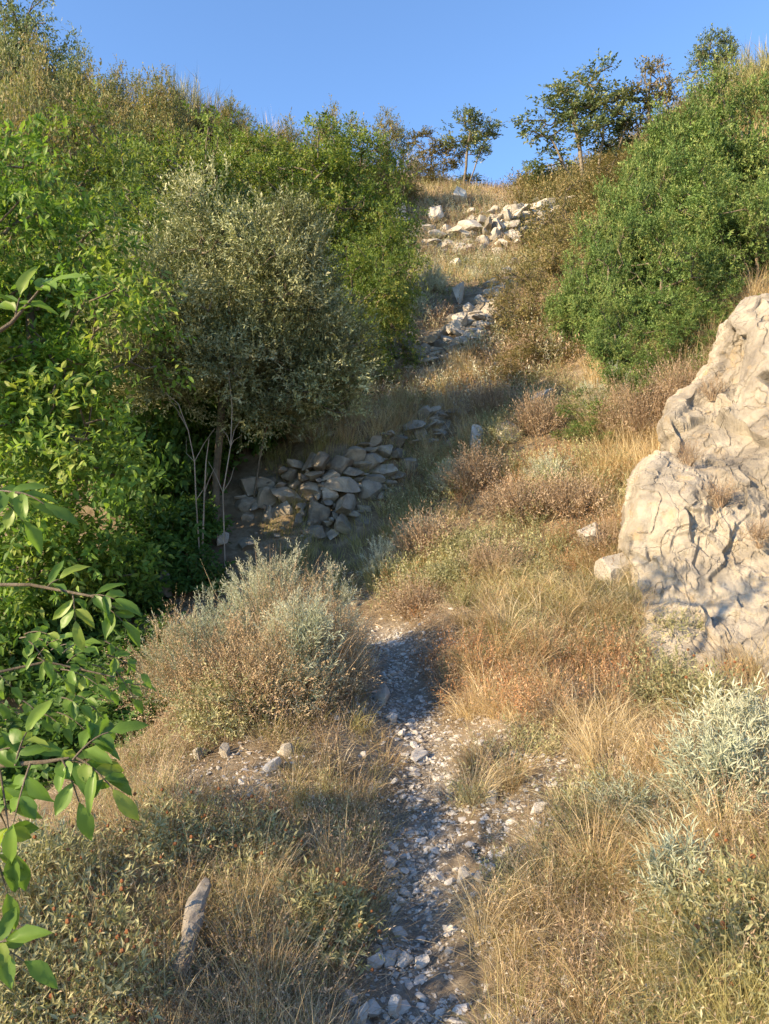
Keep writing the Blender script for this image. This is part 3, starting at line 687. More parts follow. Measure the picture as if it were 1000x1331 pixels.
# --- mastic shrubs, right bank
MA = None
ma = [(752,335,11.8,95,'green mastic shrub farthest left, beside the brown oak shrubs'), (868,165,13.8,140,'green mastic shrub at the upper left of the green mass below the ridge pair'), (812,245,12.8,120,'green mastic shrub on the left flank of the green mass, above its left tip'),
      (965,105,13.5,190,'green mastic shrub highest at the right edge'), (900,150,13.5,150,'green mastic shrub on the upper left of the big green mass'),
      (840,215,12.6,150,'green mastic shrub midway down the left side of the green mass'), (930,215,11.5,190,'green mastic shrub in the middle of the green mass at the right'),
      (790,290,11.5,130,'green mastic shrub at the left tip of the green mass'), (860,300,10.8,170,'green mastic shrub in the centre-left of the green mass'),
      (985,240,10.8,150,'green mastic shrub at the right edge above the tan brush'), (800,390,10.3,110,'green mastic shrub low at the left bottom of the green mass'),
      (885,400,9.9,110,'green mastic shrub just above the left shoulder of the outcrop'), (850,440,9.5,110,'green mastic shrub nearest the outcrop, lowest right of the green mass'), (930,360,10.2,130,'green mastic shrub between the green mass and the tan brush over the outcrop'), (790,478,9.2,125,'small green mastic shrub growing up through the dry bank grass'),
      (765,540,8.8,85,'smallest green mastic sprout on the dry bank')]
for px, py, d, w, lab in ma:
    loc, s = place_h(px, py, d, 2.3, 2.9, w)
    if MA is None:
        MA = make_tree('mastic_shrub', lab, 'shrub', [(0,0,1.8,.8,.8,.7),(.7,.1,1.2,.7,.7,.75),(-.7,-.1,1.2,.7,.7,.75),(.1,-.6,1.0,.8,.7,.7),(0,.3,.6,1.2,1.0,.5)],
          230, dict(k=10, L=.24, nl=11, ll=.068, lw=.028, ang=50, grav=.05, csp=.10, upn=.45, up=.45), [trunkline(0,0,1.6), trunkline(.1,0,1.2,(.5,0)), trunkline(-.1,0,1.2,(-.5,0))], .05, M['mastic'], loc, 'mastic shrubs on the right bank', nlobe=5)
        MA.scale = s
    else:
        loc = (loc[0], loc[1], loc[2]-.1); dup(MA, loc, random.uniform(0, 6.28), s, lab)
# --- brownish oak shrubs left of the mastic
BO = None
bo = [(720,262,16,110,'brownish sparse oak shrub in front of the sunlit ridge wall'), (690,340,13.5,110,'brownish sparse oak shrub beside the pale upper path'),
      (700,420,11.8,130,'olive-brown oak shrub left of the green mass'), (665,455,11.6,90,'low olive-brown oak shrub above the dry bank'),
      (735,225,18,90,'brownish sparse shrub under the stems of the ridge trees'), (655,345,15,60,'small sparse oak shrub nearest the pale upper path'),(790,205,25,110,'brownish shrub at the foot of the pair of ridge trees'),(855,190,24,110,'brownish shrub on the slope between the ridge trees and the green mass'),(900,140,23,90,'brownish shrub below the dark tree high on the right'),(880,215,22,120,'brownish shrub on the bare slope left of the green mass top'),(940,150,22,110,'brownish shrub above the top of the green mass'),(760,232,24,80,'low brownish shrub hiding the stems of the ridge trees'),(820,240,20,110,'brownish shrub just behind the upper left edge of the green mass'),(560,222,29,70,'brown shrub at the top of the slope left of the lone ridge tree'),(530,225,26,60,'brown shrub beside the green trees where the ridge grass begins')]
for px, py, d, w, lab in bo:
    loc, s = place_h(px, py, d, 2.4, 2.4, w)
    if BO is None:
        BO = make_tree('oak_shrub', lab, 'shrub', [(0,0,1.6,.7,.7,.7),(.5,0,1.1,.6,.6,.6),(-.5,0,1.1,.6,.6,.6),(0,-.3,.6,.9,.8,.45)],
          110, dict(k=8, L=.26, nl=8, ll=.062, lw=.032, ang=50, grav=.05, csp=.1, upn=.5, up=.5), [trunkline(0,0,1.5), trunkline(.1,0,1.2,(.3,0)), trunkline(-.1,0,1.2,(-.3,0))], .03, M['brownoak'], loc, 'brown-leaved oak shrubs on the right bank')
        BO.scale = s
    else: dup(BO, loc, random.uniform(0, 6.28), s, lab)

# ------------------------------------------------------------------ dome shrubs (silver, dry, cistus)
def dome(name, label, loc, rad, h, n, sp, mat, cat='shrub', group=None, inner=.25, heads=0, headmat=None, stems=60, stemmat='drybrown', headr=.008):
    t = thing(name, label, cat, loc, group)
    ms = MB(); a = rng.uniform(0, 6.28, stems); ln = np.abs(rng.normal(.1, .5, stems))
    blades(ms, np.stack([np.cos(a)*.15*rad, np.sin(a)*.15*rad, np.full(stems, -.05)], -1), a, np.minimum(ln, 1.2), h*rng.uniform(.7, 1.0, stems), rng.normal(0, .3, stems), np.full(stems, .006), rng.uniform(0, 1, stems), 4)
    ms.build('stems', M[stemmat], t)
    u = rdir(n); u[:, 2] = np.abs(u[:, 2])
    r = rng.uniform(inner, .85, n)[:, None]
    B = u*r*np.array([rad, rad, h])*(1+.25*vnoise(u*2.5+rad*77, 5)[:, None]); D = nrm(u+np.array([0, 0, .8])+rng.normal(0, .55, (n, 3)))
    ml = MB(); vb = np.clip(.5+.35*vnoise(B*6/rad+5, 2)+rng.normal(0, .15, n), 0, 1)
    sprigs(ml, ml, B, D, sp['L']*rng.uniform(.6, 1.3, n), sp['nl'], sp['ll'], sp['lw'], sp.get('ang', 45), sp.get('grav', .05), sw=sp.get('sw', .002), upn=.3, vbase=vb, detail=sp.get('detail', False))
    ml.build('foliage', mat, t)
    if heads:
        heads = min(heads, 32); i = rng.integers(0, n, heads); p = B[i]+D[i]*sp['L']*1.15
        global HEADO
        for k in range(heads):
            if HEADO is None:
                mh = MB(); stones(mh, np.zeros((1, 3)), np.full((1, 3), .008), 1, nplanes=3, a=np.array([.5])); o = HEADO = mh.build('seed_head', M['redseed'], t)
            else: o = HEADO.copy(); COL.objects.link(o); o.parent = t
            o.location = p[k]; o.scale = [random.uniform(.6, 1.3)]*3
    return t
HEADO = None
SIL = dict(L=.11, nl=14, ll=.028, lw=.005, ang=38, sw=.003)
SILB = dict(L=.14, nl=12, ll=.045, lw=.007, ang=45, sw=.003)
DRY = dict(L=.16, nl=12, ll=.016, lw=.005, ang=40, sw=.003)
CIS = dict(L=.12, nl=8, ll=.030, lw=.009, ang=55, sw=.002)
def gpt(px, py, d): x = (px-500)/F*d; return (x, d, G(x, d)-.02)
# big mound left of the path
moundl = [('dry_shrub','large brown dry twiggy shrub forming the left flank of the mound',258,4.6,.54,.56,1500,DRY,'moundbrown'),
 ('dry_shrub','brown dry shrub at the front of the mound left of the path',340,4.35,.52,.52,1500,DRY,'moundbrown'),
 ('dry_shrub','pinkish dry shrub near the top of the mound',372,4.9,.46,.70,1100,DRY,'moundbrown'),
 ('dry_shrub','brown dry shrub at the right foot of the mound beside the path',428,4.6,.34,.55,900,DRY,'moundbrown'),
 ('silver_shrub','pale silver shrub crowning the mound left of the path',350,5.1,.36,.88,1500,SIL,'silver'),
 ('silver_shrub','silver-green shrub on the left shoulder of the mound',268,4.75,.44,.66,1500,SIL,'silver_blue'),
 ('silver_shrub','pale silver shrub at the right end of the mound top',432,5.0,.28,.74,900,SIL,'silver'),
 ('silver_shrub','small silver shrub low on the right of the mound over brown stems',398,4.35,.16,.62,300,SILB,'silver_blue'),
 ('silver_shrub','pale silver shrub in the middle of the mound',388,4.5,.32,.68,1000,SIL,'silver'),
 ('green_shrub','leafy green-yellow shrub at the lower front of the mound',290,4.15,.30,.36,520,CIS,'cistus'),
 ('green_shrub','dull green shrub on the far left shoulder of the mound',235,5.7,.40,.45,800,CIS,'cistus')]
for nm, lab, px, d, rd, hh, n, sp, mt in moundl:
    dome(nm, lab, gpt(px, 0, d), rd, hh, n, sp, M[mt], group='shrubs on the mound left of the path')
sil = [('silver_shrub','bright silver shrub among the dry grass low at the right edge',935,2.95,.22,.30,300,SILB,'silver_blue',.0),
 ('silver_shrub','blue-silver shrub with drooping dead leaves near the bottom right',885,2.45,.10,.20,110,SILB,'silver_blue',.0),
 ('silver_shrub','silver shrub above the bright one at the right edge below the outcrop',960,3.3,.26,.34,330,SILB,'silver',.0),
 ('silver_shrub','faint silver shrub between tan grass tufts right of the path',820,3.0,.20,.16,180,SIL,'silver_blue',.0),
 ('silver_shrub','pale silver shrub on the bank next to the lower stone wall end',590,9.0,.34,.42,420,SIL,'silver',.0),
 ('silver_shrub','silver-green shrub on the bank left edge above the path',545,8.0,.30,.34,380,SIL,'silver_blue',.0),
 ('silver_shrub','grey shrub in the shade on the terrace above the wall middle',455,10.9,.32,.45,380,SIL,'silver',.0),
 ('silver_shrub','silver shrub hanging over the bank below the green mass',770,9.4,.25,.6,300,SIL,'silver',.0),
 ('silver_shrub','pale silver shrub at the top of the bank between mastic and dry brush',800,9.3,.30,.75,380,SIL,'silver',.0),
 ('silver_shrub','silver tinged shrub midway up the dry bank',715,8.2,.30,.30,320,SIL,'silver',.0),
 ('silver_shrub','pale silver shrub at the left side of the dry bank beside the path bend',497,7.6,.24,.40,300,SIL,'silver',.0),
 ('silver_shrub','grey-green shrub standing above the left end of the terrace wall',405,9.95,.30,.45,380,SIL,'silver',.0),
 ('silver_shrub','grey shrub near the left edge at the bottom behind the big leaves',48,2.9,.14,.22,160,SILB,'silver_blue',.0),
 ('silver_shrub','grey-silver shrub on the pale terrace below the sunlit wall',560,18,.5,.7,380,dict(L=.25,nl=12,ll=.06,lw=.012,sw=.006),'silver',.0),
 ('silver_shrub','grey shrub beside the pale upper path on the terraces',528,16,.5,.6,380,dict(L=.25,nl=12,ll=.06,lw=.012,sw=.006),'silver',.0)]
for nm, lab, px, d, rd, hh, n, sp, mt, _ in sil:
    dome(nm, lab, gpt(px, 0, d), rd, hh, n, sp, M[mt], group='silver-leaved shrubs')
cis = [(110,2.45,.28,.22,260,'large grey-green shrub with brown seed heads in the lower left',60),
 (215,3.0,.30,.24,300,'grey-green shrub with dark seed heads behind the pale slab of wood',90),
 (150,2.2,.20,.18,170,'leafy shrub at the bottom left beside the pale slab of wood',30),
 (60,2.75,.28,.26,400,'grey-green shrub under the big drooping leaves at the left',30),
 (330,3.0,.24,.18,220,'faded grey shrub above the pale slab of wood',50),
 (425,2.6,.18,.20,380,'green shrub with orange seed heads at the left edge of the path',30),
 (20,2.2,.25,.2,400,'dry leafy shrub in the bottom left corner',10),
 (870,4.1,.26,.40,480,'grey-green shrub with red seed heads at the foot of the outcrop',45),
 (935,3.75,.24,.36,420,'grey-green shrub with dark heads against the outcrop face, rightmost',40),
 (985,2.15,.24,.22,380,'green shrub with orange heads in the bottom right corner',18),
 (610,7.2,.34,.24,500,'dull green patch of shrub in the middle of the dry bank',0),
 (590,6.6,.3,.2,400,'olive shrub on the dry bank just above the path hollow',0),
 (880,5.1,.2,.2,200,'olive shrub crouching against the lower left of the outcrop',0),
 (655,9.6,.4,.45,500,'olive shrub near the top of the dry bank beside a pale boulder',0)]
for px, d, rd, hh, n, lab, hd in cis:
    dome('seed_head_shrub' if hd else 'green_shrub', lab, gpt(px, 0, d), rd, hh, n, CIS, M['cistus'], group='grey-green shrubs in the dry grass', heads=hd)
dry = [(540,6.3,.26,.30,500,'brown dry shrub overhanging the shaded bend of the path'),(640,6.6,.35,.25,500,'tan dry shrub low in the middle of the bank'),
 (680,7.6,.4,.3,600,'russet dry shrub in the upper middle of the bank'),(560,7.6,.35,.35,600,'russet dry shrub at the left edge of the bank'),
 (740,7.4,.4,.28,600,'tan dry shrub left of the outcrop at mid height'),(830,8.6,.55,.6,800,'tangled tan brush leaning above the left shoulder of the outcrop'),
 (960,8.3,.6,.7,900,'tangled tan brush growing above the outcrop at the right edge'),(880,8.8,.45,.55,600,'tan brush between mastic and the top of the outcrop'),
 (620,8.6,.35,.4,600,'russet dry shrub beside the lower end of the terrace wall'),(700,9.4,.4,.5,600,'brown dry shrub near the top of the bank'),
 (640,10.8,.45,.5,600,'tan dry shrub on the bank above the terrace wall end'),(790,6.5,.3,.3,450,'brown dry shrub against the left side of the outcrop')]
for px, d, rd, hh, n, lab in dry:
    k = 1 if d < 7 else 1.5
    dome('dry_shrub', lab, gpt(px, 0, d), rd, hh, n, dict(L=.2*k, nl=10, ll=.02*k, lw=.006*k, ang=40, sw=.004*k), M['drybrown'], group='dry shrubs on the right bank', stems=200)

for px, py, d, rd, hh, lab in [(925,512,6.62,.13,.12,'dry tuft growing on the upper ledge of the outcrop'),(893,598,6.0,.10,.12,'dry tuft growing in the notch above the left shoulder of the outcrop'),(935,648,5.55,.11,.12,'dry twiggy tuft growing from a crack in the middle of the outcrop'),(985,700,5.22,.06,.06,'tiny brown tuft in a hollow at the right of the outcrop')]:
    p = P(px, py, d); dome('dry_tuft', lab, (p[0], p[1]-.02, p[2]-.02), rd, hh, 130, dict(L=.12, nl=7, ll=.018, lw=.004, ang=40, sw=.003), M['drybrown'], stems=110, group='dry tufts growing on the outcrop')
# understorey plants in the dark at left
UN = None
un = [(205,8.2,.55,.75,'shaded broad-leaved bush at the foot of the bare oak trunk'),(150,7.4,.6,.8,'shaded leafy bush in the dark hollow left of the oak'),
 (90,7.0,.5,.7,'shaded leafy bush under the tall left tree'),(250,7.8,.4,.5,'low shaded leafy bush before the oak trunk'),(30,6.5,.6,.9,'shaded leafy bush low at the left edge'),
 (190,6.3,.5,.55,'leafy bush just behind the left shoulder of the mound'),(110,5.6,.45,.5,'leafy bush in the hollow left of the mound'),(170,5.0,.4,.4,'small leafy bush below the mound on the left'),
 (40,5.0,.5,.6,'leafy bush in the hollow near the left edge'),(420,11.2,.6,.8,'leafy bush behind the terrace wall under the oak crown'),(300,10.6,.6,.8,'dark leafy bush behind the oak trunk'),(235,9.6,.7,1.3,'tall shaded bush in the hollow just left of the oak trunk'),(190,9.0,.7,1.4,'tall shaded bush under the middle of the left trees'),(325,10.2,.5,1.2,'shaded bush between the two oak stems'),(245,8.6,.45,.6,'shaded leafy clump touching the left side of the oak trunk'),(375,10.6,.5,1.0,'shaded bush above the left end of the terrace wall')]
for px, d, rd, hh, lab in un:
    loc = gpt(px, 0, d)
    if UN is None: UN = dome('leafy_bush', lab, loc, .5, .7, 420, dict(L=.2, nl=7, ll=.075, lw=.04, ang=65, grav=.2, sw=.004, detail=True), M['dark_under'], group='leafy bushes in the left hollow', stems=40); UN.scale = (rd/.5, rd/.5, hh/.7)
    else: dup(UN, loc, random.uniform(0, 6), (rd/.5, rd/.5, hh/.7), lab)

# ------------------------------------------------------------------ ash tree beside the camera: its branches hang in from the left
def big_leaf(mb, b, d, n, L, w, a, curl=.25):
    d = nrm(np.array(d, float)); n = np.array(n, float); s = nrm(np.cross(d, n)); n = np.cross(s, d)
    ph = random.uniform(0, 6.3); bw = L*random.uniform(-.15, .15); fo = random.uniform(.05, .38)
    ts = [0, .12, .3, .5, .7, .88, 1]; ws = [0, .42, .86, 1, .82, .40, 0]; V = []
    for t, k in zip(ts, ws):
        c = b+d*L*t-n*L*curl*t*t
        for q in (-1, -.5, 0, .5, 1):
            V.append(c+s*w*.5*k*q*(1+.12*math.sin(t*9+ph))+s*bw*t*t+n*(abs(q)*w*fo*k)+n*.07*w*math.sin(t*14+q*2+ph))
    Q = [(i*5+j, i*5+j+1, (i+1)*5+j+1, (i+1)*5+j) for i in range(6) for j in range(4)]
    mb.add(V, Q=Q, a=a)
def pinnate(ml, ms, b, d, L, pairs, ll, lw, up=(0, -.3, 1), grav=.35):
    b = np.array(b, float); d = nrm(np.array(d, float)); up = nrm(np.array(up, float))
    pts = [b+d*L*t+np.array([0, 0, -1])*grav*L*t*t for t in np.linspace(0, 1, 7)]
    tube(ms, pts, np.linspace(.0022, .001, 7), 5, .7)
    for k in range(pairs):
        t = .25+.75*k/pairs; c = b+d*L*t+np.array([0, 0, -1])*grav*L*t*t; tg = nrm(d+np.array([0, 0, -2*grav*t])); sd2 = nrm(np.cross(tg, up))
        for sgn in (-1, 1):
            dd = nrm(tg*.55+sgn*sd2*.8+rng.normal(0, .15, 3)+np.array([0, 0, -.18]))
            big_leaf(ml, c, dd, up+rng.normal(0, .3, 3), ll*random.uniform(.55, 1.2), lw*random.uniform(.7, 1.15), random.uniform(.1, .8), random.uniform(.1, .4))
    big_leaf(ml, pts[-1], tg+np.array([0, 0, -.2]), up, ll*1.15, lw, random.uniform(.2, .8))
M['nearleaf'] = leaf_mat('near_ash_leaf', [(.08, .16, .03), (.12, .22, .04), (.17, .28, .05), (.36, .36, .08)], .4, rough=.42, clump=8, cvar=.15)
tx, ty = -3.0, .7
NT = make_tree('overhanging_tree', 'tree outside the left edge whose big glossy leaves hang into the lower left', 'tree',
  [(tx-.2,ty-.1,1.55,.5,.6,.45),(tx-.3,ty+.9,1.6,.5,.6,.42),(tx,ty+.3,1.1,.5,.8,.4),(-2.7,2.5,3.55,.35,.35,.4)], 38,
  dict(k=7, L=.28, nl=8, ll=.085, lw=.038, ang=60, grav=.35, csp=.1, upn=.6, detail=True, up=.2), [[np.array([tx, ty, G(tx, ty)-.1]), np.array([tx+.05, ty, .3]), np.array([tx, ty-.1, .9]), np.array([tx+.1, ty-.2, 1.7])]], .06, M['nearleaf'])
ml = MB(); ms = MB()
def limb(pts, r0, r1): 
    pts = [np.array(p) for p in pts]; tube(ms, pts, np.linspace(r0, r1, len(pts)), 6, .6)
# three limbs reaching into view
limb([(tx+.1, ty-.1, 1.5), (-1.5, 1.1, 1.35), P(-60,1000,1.25), P(60,990,1.22), P(90,985,1.22)], .009, .002)
limb([(tx+.1, ty-.1, 1.7), (-1.7, 1.4, 1.5), P(-40,760,1.9), P(40,760,1.85), P(120,775,1.82), P(150,790,1.82)], .008, .002)
limb([(tx+.1, ty-.1, 1.9), (-1.3, 1.0, 1.9), P(-30,450,1.3), P(15,420,1.3), P(45,385,1.3)], .008, .002)
limb([(tx+.1, ty-.1, 1.6), (-1.5, 1.2, 1.5), P(-60,640,1.35), P(-10,640,1.3)], .006, .002)
limb([(tx+.1, ty-.1, 1.4), (-1.2, 1.0, 1.1), P(-50,1240,1.15), P(-10,1230,1.15)], .006, .002)
pin = [(60,990,1.22,(.9,.1,.15),.09,3),(100,985,1.22,(.9,-.2,-.3),.07,3),(95,988,1.22,(.5,.2,.7),.09,3),(40,992,1.22,(-.2,-.3,-.8),.07,2),(0,1000,1.22,(.3,-.2,-1),.10,3),
 (80,985,1.22,(.7,-.3,-.9),.06,2),(20,995,1.22,(.1,.2,.8),.08,2),(-30,1000,1.23,(.6,0,-.9),.12,3),(-20,985,1.23,(.8,.1,.5),.08,2),
 (115,775,1.82,(.9,-.1,.25),.07,2),(130,785,1.82,(.9,0,-.35),.06,2),(95,772,1.84,(.2,-.2,-.8),.05,2),(60,765,1.85,(.5,.2,.7),.05,1),
 (20,640,1.28,(1,0,-.05),.05,1),(-10,640,1.3,(.8,-.1,.2),.06,2),(-10,640,1.3,(.9,.1,-.5),.06,2),
 (45,385,1.3,(.4,0,.6),.05,2),(20,415,1.3,(.1,0,.7),.06,2),(-10,1230,1.15,(.9,0,-.1),.05,1),(-10,1230,1.15,(.5,0,.4),.03,1),(-10,1100,1.2,(.4,0,-.9),.06,2)]
for px, py, d, dr, L, pr in pin: pinnate(ml, ms, P(px, py, d), dr, L, pr, .058 if d < 1.6 else .068, .025 if d < 1.6 else .028, up=(.1, -.6, .8))
# denser small spray between the two (hanging twigs)
for _ in range(26):
    px = random.uniform(-40, 150); py = random.uniform(820, 930)-max(0, px-80)*.2; d = random.uniform(1.9, 2.3)
    pinnate(ml, ms, P(px, py, d), (random.uniform(.2, 1), random.uniform(-.3, .3), random.uniform(-.6, .5)), random.uniform(.05, .10), 2, .045, .024, up=(.1, -.5, .8))
limb([(tx+.1, ty-.1, 1.3), (-1.6, 1.5, 1.1), P(-30,880,2.05), P(60,860,2.05), P(150,880,2.05)], .008, .002)
ms.build('hanging_branch', M['barkm'], NT, smooth=True); ml.build('hanging_leaves', M['nearleaf'], NT, smooth=True)

# ------------------------------------------------------------------ pale dead saplings before the oak
def dead_stem(label, pts, r=.009, forks=5):
    x, y, z = pts[0][0], pts[0][1], G(pts[0][0], pts[0][1]); mb = MB()
    pp = [np.array(p)-np.array([x, y, z]) for p in pts]; pp[0][2] = -.05
    tube(mb, pp, np.linspace(r, r*.3, len(pp)), 5)
    for _ in range(forks):
        i = random.randint(1, len(pp)-2); a = pp[i]; dr = np.array([random.choice((-1, 1))*random.uniform(.25, .6), random.uniform(-.2, .2), random.uniform(.5, 1)])
        L = random.uniform(.2, .5); tube(mb, [a, a+dr*L*.5+rng.normal(0, .02, 3), a+dr*L+rng.normal(0, .03, 3)], [r*.5, r*.35, r*.2], 4)
    o = mb.build('dead_sapling', M['twig']); o.location = (x, y, z); tag(o, label, 'dead sapling', 'pale dead saplings before the oak')
dead_stem('tallest pale dead sapling, standing to the right of the oak trunk', [P(293,700,8.2),P(290,640,8.2),P(300,580,8.2),P(302,530,8.2),P(297,480,8.2)])
dead_stem('pale dead sapling forking left of the oak trunk', [P(262,710,8.0),P(255,650,8.0),P(253,600,8.0),P(245,560,8.0),P(232,525,8.0),P(215,510,8.0)])
dead_stem('thin white straight dead sapling close to the left of the oak trunk', [P(262,700,8.1),P(266,640,8.1),P(268,600,8.1),P(272,570,8.1)], .012, 1)

# ------------------------------------------------------------------ rocks and stones
def rk(label, px, d, dims, mat='rock', tint=.6, group=None, rot=None, sink=.3, name='rock', **k):
    x = (px-500)/F*d; return rock_thing(name, label, x, d, dims, mat=mat, tint=tint, group=group, rot=rot, sink=sink, **k)
rk('square pale boulder on the dry bank above the path bend', 660, 9.6, (.20,.2,.22), tint=.8, rot=(0,.1,.3), sink=.1, boxy=True)
rk('pale boulder at the right end of the terrace wall', 619, 9.8, (.17,.2,.26), tint=.75, rot=(.2,0,.5), sink=.15)
rk('low pale slab of bedrock between the bank grass and the outcrop', 775, 6.6, (.22,.24,.20), tint=.6, rot=(.5,.35,.3), sink=.15)
rk('grey bedrock knob beside the outcrop foot', 800, 5.95, (.16,.22,.24), tint=.5, rot=(.5,.2,0), sink=.25)
rk('pale rock half hidden by twigs at the top of the bank', 705, 10.4, (.25,.2,.18), tint=.5, sink=.15)
rk('white rock sticking out of the path left edge at the bend', 497, 4.75, (.075,.16,.06), tint=.95, rot=(.3,.1,-.2), sink=.15, boxy=True)
rk('flat grey stone just below the white path rock', 510, 4.45, (.085,.06,.04), mat='stone', tint=.6)
rk('long grey stone embedded in the middle of the path', 545, 4.05, (.05,.15,.035), mat='stone', tint=.6, rot=(0,0,-.35), sink=.25)
rk('angular grey stone on the right bank beside the path bend', 590, 5.05, (.06,.10,.05), mat='stone', tint=.7, rot=(.4,0,-.4))
rk('round pale stone on the ground below the left mound', 373, 3.75, (.065,.06,.06), mat='rock', tint=.5)
rk('flat grey stone before the round pale one below the left mound', 352, 3.6, (.065,.04,.035), mat='stone', tint=.6)
rk('pale half-buried stone left of the round one below the left mound', 292, 3.8, (.06,.05,.06), mat='rock', tint=.4)
rk('pale half-buried stone farthest left below the mound', 258, 3.85, (.05,.05,.05), mat='rock', tint=.5)
rk('white rounded rock at the right edge of the lower path', 604, 2.9, (.055,.045,.055), mat='rock', tint=1, sink=.1)
rk('grey stone leaning against the white rounded rock by the path', 622, 2.88, (.025,.03,.045), mat='stone', tint=.4, sink=.1)
rk('grey lumpy rock in the grass right of the path', 702, 3.2, (.06,.06,.045), mat='stone', tint=.7)
rk('grey half-buried rock right of the path above the lumpy one', 640, 3.45, (.06,.06,.05), mat='stone', tint=.5)
rk('bluish flat stone on the path, upper of the two pale ones', 524, 3.1, (.042,.03,.014), mat='stone', tint=1, sink=.0)
rk('white stone on the path below the bluish flat one', 541, 2.95, (.027,.022,.014), mat='stone', tint=1, sink=.0)
rk('rounded grey stone on the lower path', 528, 2.55, (.05,.035,.03), mat='stone', tint=.7, sink=.15)
rk('smaller flat grey stone above the rounded one on the lower path', 520, 2.7, (.04,.03,.02), mat='stone', tint=.5, sink=.2)
rk('grey rock at the left side of the lower path', 488, 2.52, (.045,.04,.035), mat='stone', tint=.7, sink=.2)
rk('grey rock at the bottom of the path, left of the pair', 487, 2.32, (.035,.035,.04), mat='stone', tint=.7, sink=.1)
rk('grey rock at the bottom of the path, right of the pair', 512, 2.33, (.035,.035,.038), mat='stone', tint=.9, sink=.1)
rk('upright grey rock in the grass at the very bottom left of the path', 472, 2.24, (.02,.03,.06), mat='stone', tint=.6, sink=.05)
rk('dull rock buried at the bottom left of the path', 452, 2.35, (.04,.035,.03), mat='stone', tint=.4, sink=.2)
rk('pale stone in the litter left of the lower path', 315, 2.75, (.06,.06,.03), mat='stone', tint=.4, sink=.2)
rk('pale boulder standing on the ridge grass above the sunlit wall', 597, 25.8, (.45,.4,.45), tint=.9, sink=.05)
rk('broad pale boulder left of the sunlit ridge wall', 566, 24.6, (.5,.5,.35), tint=.85, sink=.05)
rk('pale boulder near the trees left of the sunlit ridge wall', 522, 24, (.35,.4,.55), tint=.6, sink=.1)
rk('small white boulder on the slope below the sunlit ridge wall', 594, 20.5, (.27,.25,.22), tint=.9, sink=.0)
rk('pale upright rock in the shaded terrace grass', 597, 17, (.2,.2,.4), tint=.6, sink=.1)
rk('pale flat stone at the foot of the bare oak trunk', 290, 8.6, (.12,.1,.12), tint=.7, sink=.1)
rk('grey flat stone right of the oak trunk foot', 325, 8.6, (.2,.15,.12), mat='wallstone', tint=.4, sink=.2)
rk('grey rock in the dark hollow left of the oak trunk', 215, 7.6, (.14,.12,.2), mat='wallstone', tint=.4, sink=.05)
for i, (px, py, d, dm) in enumerate([(283,185,31.5,(.6,.6,.7)),(262,165,31.8,(.45,.5,.5)),(310,190,31.5,(.6,.5,.4))]):
    p = P(px, py, d); o = rk(['grey rock outcrop on the left skyline, darkest block','grey rock on the left skyline, highest block','pale rock ledge on the left skyline, right block'][i], px, d, dm, mat='wallstone', tint=.5, group='rock outcrop on the left skyline')
    o.location.z = p[2]
RUB = [rock_thing('rock', 'angular rubble stone lying loose on the rocky terraces', .5, 16+i, (.16, .13, .09), group='rubble stones on the upper terraces', sub=3, mat='rock' if i % 2 else 'wallstone', tint=.3+.1*i) for i in range(5)]
rub_used = [False]*5
def rubble(pts, n, sp, smin, smax, kinds):
    A = np.array(pts, float)
    for _ in range(n):
        i = random.randrange(len(A)-1); t = random.random(); c = A[i]+(A[i+1]-A[i])*t
        px = c[0]+random.gauss(0, sp); py = c[1]+random.gauss(0, sp*.6); x, y, z = ray(px, py, 8, 40)
        if abs(y-c[2]) > 4: continue
        k = random.choice(kinds); s = random.uniform(smin, smax)/.16; rz = random.uniform(0, 6.28); sc = (s*random.uniform(.8, 1.5), s*random.uniform(.8, 1.2), s*random.uniform(.7, 1.3))
        if not rub_used[k]: o = RUB[k]; rub_used[k] = True
        else: o = RUB[k].copy(); COL.objects.link(o)
        o.location = (x, y, z+.02*s); o.rotation_euler = (random.gauss(0, .2), random.gauss(0, .2), rz); o.scale = sc
rubble([(560,480,13.6),(590,455,14.3),(615,430,15),(640,405,16),(655,375,17.3)], 90, 10, .09, .26, (1, 3))
rubble([(520,300,25),(560,315,24),(600,330,23.5)], 30, 8, .12, .42, (1, 3))
rubble([(600,520,11.7),(560,545,10.8),(600,560,10.6)], 40, 10, .05, .14, (0, 2, 4))
rubble([(450,470,13.2),(500,455,13.8),(540,470,13.4)], 40, 8, .07, .2, (0, 2, 4))
rubble([(610,290,24.5),(660,275,25),(730,262,26),(740,300,24)], 60, 9, .12, .34, (1, 3))
rubble([(330,690,8.7),(400,700,8.7),(470,690,8.8)], 18, 7, .04, .10, (0, 2, 4))
# stones of the pale upper path
pts = [(640,385,16.8),(625,405,16.2),(648,400,16.4),(608,425,15.6),(632,425,15.6),(600,445,14.8),(615,440,15),(655,370,17.6),(640,365,17.8),(590,455,14.4),(660,350,19),(668,335,20)]
for px, py, d in pts:
    rk('pale sunlit stone on the steep upper path between the terraces', px, d, (random.uniform(.16, .32), random.uniform(.14, .25), random.uniform(.10, .2)), tint=random.uniform(.5, .9), group='pale stones on the upper path', sink=.15)
# medium stones on the near path: shared label
for _ in range(85):
    i = random.random(); k = int(i*(len(PATH)-2)); a, b = PATH[k+1], PATH[k+2]; t = random.random(); c = a+(b-a)*t
    x = c[0]+random.gauss(0, .14); y = c[1]+random.gauss(0, .1); s = random.uniform(.012, .042)
    if y < 1.9 or y > 6: continue
    rock_thing('stone', 'small angular limestone stone lying loose on the gravelly path', x, y, (s*random.uniform(.8, 1.5), s, s*.6), group='small stones on the path', sub=2, mat='stone', tint=random.uniform(.4, 1), sink=.1)

